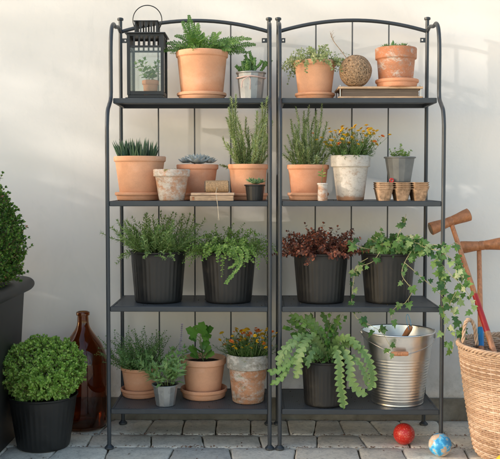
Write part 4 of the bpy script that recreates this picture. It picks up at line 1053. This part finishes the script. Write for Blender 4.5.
# bucket
def bucket():
    Y = .118; k = mpp(Y); c = at(398, 330, Y); h = at(398, 330, Y).z-Z4; rt_, rb = 35.5*k, 25.5*k
    t = thing('steel_bucket', 'shiny galvanised steel bucket with wooden grip on its wire bail', 'bucket', (c.x, Y, Z4))
    pr = [(0, .004), (rb*.9, .004), (rb*.93, 0), (rb, 0), (rb+.001, .004)]
    N = 150
    for i in range(N+1):
        u = i/N; z = .006+(h-.012)*u; r = rb+(rt_-rb)*u
        amp = .0004*max(0, min(1, (.68-u)/.04))*max(0, min(1, (u-.03)/.02))
        pr.append((r+amp*math.sin(u*2*PI*24), z))
    for i in range(9):
        a = -PI/2+PI*1.5*i/8; pr.append((rt_+.002+.0035*math.cos(a), h-.002+.0035*math.sin(a)))
    pr += [(rt_-.0025, h-.01), (rb+.001, .02), (rb-.006, .008), (0, .008)]
    m_ = MB(); m_.lathe(pr, 96); m_.build('bucket_body', M['bucket'], t, sharp=60)
    # ears
    for s_ in (-1, 1):
        m_ = MB(); m_.box(s_*(rt_+.004)-.0015, s_*(rt_+.004)+.0015, -.010, .010, h-.03, h+.004, bev=.001); m_.lathe([(0, -.004), (.004, -.004), (.004, .004), (0, .004)], 10, (s_*(rt_+.006), 0, h-.008))
        m_.build('ear', M['bucket'], t)
    P = []
    g = at(399.6, 353.5, Y-.14)-Vector((c.x, Y, Z4))
    a_, b_ = Vector((-rt_-.008, 0, h-.008)), Vector((rt_+.008, 0, h-.008)); mid = Vector((g.x, -rt_-.012, g.z))
    P = cat_rom([a_, Vector((-rt_*.93, -rt_*.50, h*.90)), Vector((-rt_*.58, -rt_*.90, mid.z+.014)), Vector((mid.x-.036, mid.y, mid.z)), mid, Vector((mid.x+.036, mid.y, mid.z)), Vector((rt_*.62, -rt_*.88, mid.z+.016)), Vector((rt_*.93, -rt_*.50, h*.90)), b_], 8)
    m_ = MB(); m_.tube(P, .0017, 8); ba = m_.build('bail', M['steel'], t)
    m_ = MB(); q = [.0072, .0086, .0082, .0088, .0088, .0082, .0086, .0072]
    m_.tube([(mid.x-.030+.060*i/7, mid.y, mid.z) for i in range(8)], q, 16); m_.build('grip', M['wood_handle'], ba)
    return t
bucket()
# trowel inside the bucket
a, b = at(411.5, 325.8, .085), at(401.5, 341, .135)
t = thing('garden_trowel', 'wooden-handled hand tool with blue cord leaning inside the steel bucket', 'hand tool', b+(b-a)*2.2)
def relv(p): return p-Vector(t.location)
d = (b-a)
m_ = MB(); q = [(0, 0), (.05, .008), (.15, .0105), (.35, .011), (.6, .009), (.85, .0095), (1, .007)]
m_.tube([relv(a)+d*u*1.25 for u, r in q], [r for u, r in q], 14); m_.build('handle', M['wood_handle'], t)
m_ = MB(); m_.tube([relv(a)+d*1.25, relv(a)+d*1.8], .003, 8); m_.fat(relv(a)+d*1.75, d, Vector((0, 1, .3)), d.length*1.4, .035, .006); m_.build('blade', M['steel'], t)
m_ = MB(); P = [relv(at(409, 330, .083)), relv(at(406.8, 322, .085)), relv(at(406.5, 316, .085)), relv(at(408, 314.5, .085)), relv(at(410.5, 321, .085)), relv(at(411, 328, .085))]; m_.tube(cat_rom(P, 5), .0011, 6); m_.build('cord_loop', M['lightblue'], t)

# ================================================================== ground objects
def ball(px, py, rpx, Y, mat, label, cat='ball'):
    c = at(px, py, Y); r = rpx*mpp(Y); m_ = MB(); n = 24
    m_.lathe([(0, 0)]+[(r*math.sin(PI*i/n), r-r*math.cos(PI*i/n)) for i in range(1, n)]+[(0, 2*r)], 48)
    return tag(m_.build('ball', mat, loc=(c.x, Y, 0), sharp=180), label, cat, 'small balls on the paving')
ball(404, 436.4, 10.8, .060, M['redball'], 'small glossy red ball with pale dots on the paving below the bucket')
o = ball(440, 447, 11.6, -.075, M['globe'], 'small blue ball printed like a globe, beside the basket'); 
ball(507, 463, 12.5, -.30, M['yellow'], 'yellow ball at the right-hand corner in front of the basket')

# planter with clipped shrub
t = thing('planter_box', 'tall charcoal planter box with thick rounded rim and clipped evergreen shrub', 'planter', (-1.24, -.16, 0))
zr_ = .605; hx, hy = .292, .36
def rbox(m_, x, y, z0, z1, n=6):
    pass
def superring(m_, hx_, hy_, z, r, n=6):
    i = len(m_.v); 
    for q, (sx, sy) in enumerate(((1, -1), (1, 1), (-1, 1), (-1, -1))):
        for k_ in range(n+1):
            a = -PI/2+q*PI/2+(PI/2)*k_/n; m_.v.append((sx*(hx_-r)+r*math.cos(a), sy*(hy_-r)+r*math.sin(a), z))
    return i, 4*(n+1)
def stackrings(m_, specs, cap=True):
    rs_ = [superring(m_, *s_) for s_ in specs]
    for (a, n), (b, _) in zip(rs_, rs_[1:]):
        for j in range(n): m_.face((a+j, a+(j+1) % n, b+(j+1) % n, b+j))
    if cap: a, n = rs_[-1]; m_.face(tuple(a+j for j in range(n))); a, n = rs_[0]; m_.face(tuple(a+n-1-j for j in range(n)))
m_ = MB(); stackrings(m_, [(hx-.03, hy-.03, 0, .02), (hx, hy, zr_-.06, .03), (hx, hy, zr_-.045, .03)]); m_.build('box_body', M['planter'], t)
m_ = MB(); sp = []
for i in range(13):
    a = -PI/2+PI*i/12; sp.append((hx+.004+.032*math.cos(a), hy+.004+.032*math.cos(a), zr_-.028+.028*math.sin(a), .05))
sp.append((hx-.03, hy-.03, zr_-.001, .04)); sp.append((hx-.035, hy-.035, zr_-.03, .04)); stackrings(m_, sp); m_.build('rim', M['planter'], t)
def ball_bush(t, rng, c, rx, ry, rz, n, leafL, leafW, mat, step=.010, L=.07, seedless=None, zmin=-.75, lump=.08):
    lm, sm = MB(), MB()
    for k_ in range(n):
        z = rng.uniform(zmin, 1); a = rng.uniform(0, 2*PI); q = math.sqrt(max(0, 1-z*z)); o = Vector((q*math.cos(a), q*math.sin(a), z))
        bump_ = 1+lump*math.sin(o.x*7+1)*math.sin(o.y*6+2)*math.cos(o.z*8)+rng.gauss(0, .03)
        e = Vector((c[0]+o.x*rx*bump_, c[1]+o.y*ry*bump_, c[2]+o.z*rz*bump_)); d = (o+Vector((rng.gauss(0, .35), rng.gauss(0, .35), .45+rng.gauss(0, .3)))).normalized()
        l = L*rng.uniform(.6, 1.1); ns = int(l/step); p = e-d*l; pts = [p]
        for i in range(ns):
            d = (d+Vector((rng.gauss(0, .08), rng.gauss(0, .08), rng.gauss(0, .08)))).normalized(); p = p+d*step; pts.append(p)
            a1 = d.orthogonal().normalized(); a2 = d.cross(a1); ga = i*1.57+k_
            for j in range(2):
                o_ = a1*math.cos(ga+PI*j)+a2*math.sin(ga+PI*j); s_ = rng.uniform(.7, 1.2)*(1-.3*i/ns)
                lm.leaf(p, d*.7+o_*.8, d+UP*.2, leafL*s_, leafW*s_, .3, .2)
        for j in range(3):
            o_ = a1*math.cos(j*2.1)+a2*math.sin(j*2.1); lm.leaf(p, d+o_*.45, o_, leafL*.75, leafW*.7, .3, .1)
        sm.tube([pts[0], pts[-1]], .0009, 3, cap=False)
    lm.build('foliage', mat, t, smooth=False); sm.build('twigs', M['stem_brown'], t)
    m_ = MB(); m_.lathe([(0, c[2]-rz*.78)]+[(rx*.74*math.sin(PI*i/10), c[2]-rz*.78*math.cos(PI*i/10)) for i in range(1, 10)]+[(0, c[2]+rz*.78)], 20, (c[0], c[1], 0)); return m_
ball_bush(t, random.Random(81), (.075, .02, .745), .285, .29, .285, 3700, .0155, .0105, M['shrub'], L=.095, zmin=-.38)
mm = MB(); 
for k_ in range(5): a = k_*1.26; mm.tube(cat_rom([(.115+.02*math.cos(a), .02+.02*math.sin(a), zr_-.04), (.115+.05*math.cos(a), .02+.05*math.sin(a), zr_+.06), (.115+.12*math.cos(a), .02+.12*math.sin(a), zr_+.2)], 4), [.009]*4+[.006]*4+[.003], 7)
mm.build('trunk', M['stem_brown'], t)
m_ = MB(); m_.box(-hx+.036, hx-.036, -hy+.036, hy-.036, zr_-.05, zr_-.025); m_.build('soil', M['soil'], t, smooth=False)

# boxwood ball pot
t, r_, zz = pot('potted_boxwood', 'bright green clipped boxwood ball in a black ribbed pot on the paving', 'potted plant', 43, .035, 0, 70, 52, 393.5, M['black'], 'black', group=bl)
k = mpp(.035); cz_ = at(44, 369, .035).z
ball_bush(t, random.Random(82), (.003, 0, cz_), 41*k, 41*k, 32*k, 1150, .0155, .0105, M['box'], L=.055, step=.0095, zmin=-.8)
for a in range(4): pass
mm = MB()
for k_ in range(6): a = k_*1.05; mm.tube([(0.01*math.cos(a), .01*math.sin(a), zz-.01), (.03*math.cos(a), .03*math.sin(a), zz+.04), (.07*math.cos(a), .07*math.sin(a), zz+.10)], [.004, .003, .0015], 6)
mm.build('trunk', M['stem_brown'], t)

# demijohn
Y = .285; k = mpp(Y); c = at(83.5, 380, Y); H = at(83.5, 311.5, Y).z
t = thing('glass_demijohn', 'tall amber glass demijohn bottle on the paving behind the boxwood', 'bottle', (c.x, Y, 0))
h = H; out = [(0, .012), (.055, .006), (.078, .0), (.088, .004), (.0935, .02), (.0955, .08), (.0955, .20)]
Rb = 24.3*k
def sc(r): return r*Rb/.0955
zz0 = lambda py: at(83.5, py, Y).z
out = [(0, .012), (sc(.055), .008), (sc(.078), .0), (sc(.088), .004), (sc(.0935), .02), (sc(.0955), .08), (sc(.0955), zz0(366)), (sc(.092), zz0(358)), (sc(.082), zz0(349)), (sc(.066), zz0(341)), (sc(.048), zz0(335)), (sc(.034), zz0(330)), (sc(.026), zz0(326)), (sc(.0225), zz0(322)), (sc(.0215), zz0(316)), (sc(.0215), zz0(315.5)), (sc(.0262), zz0(315)), (sc(.0266), zz0(312.5)), (sc(.0245), zz0(311.6))]
mid = cat_rom([Vector((r, 0, z)) for r, z in out[5:14]], 4); o2 = [(max(1e-4, p.x), p.z) for p in mid]
outer = out[:5]+o2+out[14:]
inner = [(max(.0001, r-.0035), z) for r, z in outer[::-1] if z > .02 and r > sc(.02)]
inner += [(sc(.085), .014), (sc(.05), .016), (0, .018)]
m_ = MB(); m_.lathe(outer+[(sc(.02), zz0(311.4))]+inner, 72); m_.build('glass_body', M['amber'], t, sharp=60)

# basket
Yb = -.085; k = mpp(Yb); c = at(521, 400, Yb)
zt_ = at(459.5, 345.5, Yb).z
t = thing('wicker_basket', 'woven wicker basket with twisted handle holding two wooden mallets', 'basket', (c.x, Yb, 0))
Rt, Rm, Rb_ = 61.5*k, 52*k, 43*k
def brad(z):
    u = z/zt_
    r = Rb_+(Rt-Rb_)*(min(1, u*1.0))**.8
    if u < .08: r -= .022*(1-u/.08)**2
    return r
ns, rowh = 36, .0074; nrow = int(zt_/rowh)
wm = MB()
def row(j, z, r0, amp=.0034, th=.0036, dz=0):
    P = []
    for i in range(ns*2*2):
        a = 2*PI*i/(ns*4); ph = i/4*2*PI/1.0
        rr2 = r0+amp*math.cos(PI*(i/2)+PI*j)
        P.append((rr2*math.cos(a), rr2*math.sin(a), z+.0006*math.sin(i*1.7+j)))
    P.append(P[0]); return P
rw = random.Random(91)
for j in range(nrow):
    z = .004+rowh*(j+.5); r0 = brad(z)
    N = ns*4
    # each row is one willow rod split in a few overlapping lengths
    cuts = sorted(rw.sample(range(N), 3)); cuts.append(cuts[0]+N)
    for a_, b_ in zip(cuts, cuts[1:]):
        P = []; rad = []
        for i in range(a_, b_+2):
            a = 2*PI*i/N; rr2 = r0+.0028*math.cos(PI*i/2+PI*j)+rw.gauss(0, .0003)
            P.append((rr2*math.cos(a), rr2*math.sin(a), z+rw.gauss(0, .0004))); 
        th = rw.uniform(.0036, .0043)
        wm.tube(P, th, 6)
wm.build('weave', M['wicker'], t, sharp=180)
sm = MB()
for i in range(ns*2):
    a = 2*PI*(i)/(ns*2)+PI/(ns*2)*0; P = [(brad(z)*math.cos(a), brad(z)*math.sin(a), z) for z in [zt_*q/8 for q in range(9)]]; sm.tube(P, .0024, 5)
sm.build('stakes', M['wicker'], t, sharp=180)
rm = MB()
for q in range(3):
    P = []
    for i in range(181):
        a = 2*PI*i/180; tw = a*26+q*2.09; P.append(((Rt+.002+.0055*math.cos(tw))*math.cos(a), (Rt+.002+.0055*math.cos(tw))*math.sin(a), zt_+.002+.0055*math.sin(tw)))
    rm.tube(P, .0046, 6)
rm.build('rim', M['wicker'], t, sharp=180)
fm = MB(); fm.lathe([(0, .004), (Rb_-.02, .004), (Rb_-.02, .010), (0, .010)], 40); fm.build('base', M['wicker'], t)
for sgn in (-1, 1):
    hm = MB(); 
    lp = [at(463, 352, Yb+.02), at(463.5, 338, Yb), at(465, 325, Yb), at(468.5, 319.5, Yb), at(473, 323, Yb+.01), at(475.5, 333, Yb+.02), at(477, 345, Yb+.03)]
    lp = [p-Vector(t.location) for p in lp]
    if sgn == 1: lp = [Vector((-p.x, p.y, p.z)) for p in lp]
    C = cat_rom(lp, 8)
    for q in range(3):
        P = []
        for i, p in enumerate(C):
            tw = i*.55+q*2.09; d = (C[min(i+1, len(C)-1)]-C[max(0, i-1)]).normalized(); u = d.cross(Vector((0, 1, 0))).normalized(); w_ = d.cross(u)
            P.append(p+u*.0038*math.cos(tw)+w_*.0038*math.sin(tw))
        hm.tube(P, .0036, 6)
    hm.build('handle', M['wicker'], t, sharp=180)

# mallets
def mallet(label, hA, hB, s0, s1, bands, rr_h=.0235):
    base = s1
    t = thing('croquet_mallet', label, 'mallet', base, 'wooden mallets standing in the basket')
    A, B, S0, S1 = hA-base, hB-base, s0-base, s1-base
    m_ = MB(); d = B-A
    q = [(0, .92), (.006, 1), (.12, .95), (.3, .80), (.42, .74), (.43, .69), (.45, .74), (.55, .74), (.57, .69), (.58, .74), (.7, .80), (.88, .95), (.994, 1), (1, .92)]
    m_.tube([A+d*u for u, r in q], [rr_h*r for u, r in q], 28)
    hd = m_.build('mallet_head', M['wood_warm'], t, sharp=40)
    m_ = MB()
    for e, s_ in ((A, -1), (B, 1)): m_.tube([e+d.normalized()*s_*.0003, e+d.normalized()*s_*.0016], rr_h*.84, 24)
    m_.build('end_face', M['wood_worn'], hd)
    m_ = MB(); n = 14; sd = S1-S0
    m_.tube([S0+sd*i/n for i in range(n+1)], [.0088+.0022*(i/n) for i in range(n+1)], 16); sh_ = m_.build('shaft', M['wood_handle'], t)
    for u0, u1, mt in bands:
        m_ = MB(); m_.tube([S0+sd*u0, S0+sd*u1], [.0095+.0022*u0, .0095+.0022*u1], 18); m_.build('painted_band', M[mt], sh_)
    return t
Ya = .27
s0, s1 = at(450.5, 221, Ya), at(502, 376, -.08)
mallet('wooden mallet with a red painted band, tilted head highest beside the shelf', at(430.5, 229, Ya-.015), at(469, 214.5, Ya+.0), s0, s1, [(.50, .735, 'red')], .0252)
s0, s1 = at(479, 247, Ya+.03), at(481.5, 372, .02)
mallet('wooden mallet with a blue painted band, level head and upright shaft', at(461, 247.5, Ya+.03), at(503, 243.5, Ya-.02), s0, s1, [(.665, .81, 'blue')], .0245)

# ------------------------------------------------------------------ shading hedge and light
SUN_AZ, SUN_EL = -73.5, 15       # degrees: azimuth measured from the direction facing the wall's front, negative = from the left
sd = Vector((math.sin(math.radians(SUN_AZ))*math.cos(math.radians(SUN_EL)), -math.cos(math.radians(SUN_AZ))*math.cos(math.radians(SUN_EL)), math.sin(math.radians(SUN_EL))))
# unseen hedge added up-sun of the wall, shaped to shade its lower part
DH = 3.3
hz = Vector((sd.x, sd.y, 0)).normalized(); hc = Vector((-.35, WY-.25, 0))+hz*DH; hp = Vector((-hz.y, hz.x, 0))
t = thing('shade_hedge', 'unseen leafy hedge added to cast shade on the lower wall', 'hedge', hc)
lm = MB(); rh = random.Random(99)
HT = .87+DH*math.tan(math.radians(SUN_EL))
for k_ in range(8000):
    u = rh.uniform(-.62, .43)
    top = HT-.02*u+.035*math.sin(u*4.1)+.03*math.sin(u*9.3+1)+.02*math.sin(u*23)
    z = top-abs(rh.gauss(0, .9))
    if z < .1: continue
    p = hp*u+hz*rh.gauss(0, .13)+Vector((0, 0, z))
    lm.leaf(p, Vector((rh.gauss(0, 1), rh.gauss(0, 1), rh.gauss(0, .7))), Vector((rh.gauss(0, 1), rh.gauss(0, 1), 1)), rh.uniform(.05, .075), .042)
lm.build('foliage', M['shrub'], t, smooth=False)
m_ = MB()
for k_ in range(5): u = -.5+k_*.45; m_.tube([hp*u, hp*u+Vector((.03, 0, 1)), hp*u+Vector((-.03, .05, 2.2))], [.05, .035, .015], 7)
m_.build('trunk', M['stem_brown'], t)

# unseen open-crowned tree added further off to dim and dapple the low sun
DT = 13.0
tp = Vector((.1, 0, 0))+hz*DT
t = thing('sun_filter_tree', 'unseen open-crowned tree added up-sun to filter the sunlight', 'tree', tp)
TC = Vector((0, 0, 1.15+DT*math.tan(math.radians(SUN_EL)))); lm = MB(); rt = random.Random(123)
for k_ in range(12500):
    while True:
        q = Vector((rt.uniform(-1, 1), rt.uniform(-1, 1), rt.uniform(-1, 1)))
        if q.length < 1: break
    p = TC+Vector((q.x*2.6, q.y*2.6, q.z*1.75))
    lm.leaf(p, Vector((rt.gauss(0, 1), rt.gauss(0, 1), rt.gauss(0, .8))), Vector((rt.gauss(0, 1), rt.gauss(0, 1), 1)), rt.uniform(.06, .085), .06, kind='lance')
lm.build('crown', M['box'], t, smooth=False)
m_ = MB(); m_.tube(cat_rom([(0, 0, 0), (.05, 0, 1.2), (-.05, .05, 2.4), (.05, .1, TC.z+.8)], 5), [.13]*6+[.09]*5+[.05]*5, 10)
for k_ in range(8):
    a = k_*2.4; z = 2.2+k_*.25; m_.tube(cat_rom([(0, .03, z), (math.cos(a)*.6, math.sin(a)*.6, z+.5), (math.cos(a)*1.5, math.sin(a)*1.5, z+1.1)], 4), [.04-.003*i for i in range(9)], 6)
m_.build('trunk', M['stem_brown'], t)

sl = bpy.data.lights.new('sun', 'SUN'); sl.energy = 2.0; sl.angle = math.radians(.5); sl.color = (1, .93, .85)
so = bpy.data.objects.new('sun', sl); COL.objects.link(so); so.rotation_euler = sd.to_track_quat('Z', 'Y').to_euler()
wd = bpy.data.worlds.new('World'); scene.world = wd; wd.use_nodes = True
nt = wd.node_tree; bg = nt.nodes['Background']; sky = nt.nodes.new('ShaderNodeTexSky'); sky.sky_type = 'NISHITA'; sky.sun_disc = False
sky.sun_elevation = math.radians(SUN_EL); sky.sun_rotation = math.atan2(sd.x, sd.y)
sky.air_density = 1.0; sky.dust_density = 1.6; sky.ozone_density = .35
nt.links.new(sky.outputs[0], bg.inputs[0]); bg.inputs[1].default_value = .15

# ------------------------------------------------------------------ camera
cam = bpy.data.cameras.new('camera'); co = bpy.data.objects.new('camera', cam); COL.objects.link(co)
co.location = (CX, -CD, CZ); co.rotation_euler = (PI/2-PITCH, 0, YAW)
cam.sensor_width = 36; cam.sensor_fit = 'HORIZONTAL'; cam.lens = F/500*36; cam.shift_x = -SX/500; cam.shift_y = SY/500
cam.clip_start = .05; cam.clip_end = 300; scene.camera = co
vs = scene.view_settings; vs.view_transform = 'Standard'; vs.look = 'None'; vs.exposure = 1.52; vs.gamma = 1; vs.use_curve_mapping = False
scene.cycles.max_bounces = 10; scene.cycles.transparent_max_bounces = 12; scene.cycles.use_denoising = True
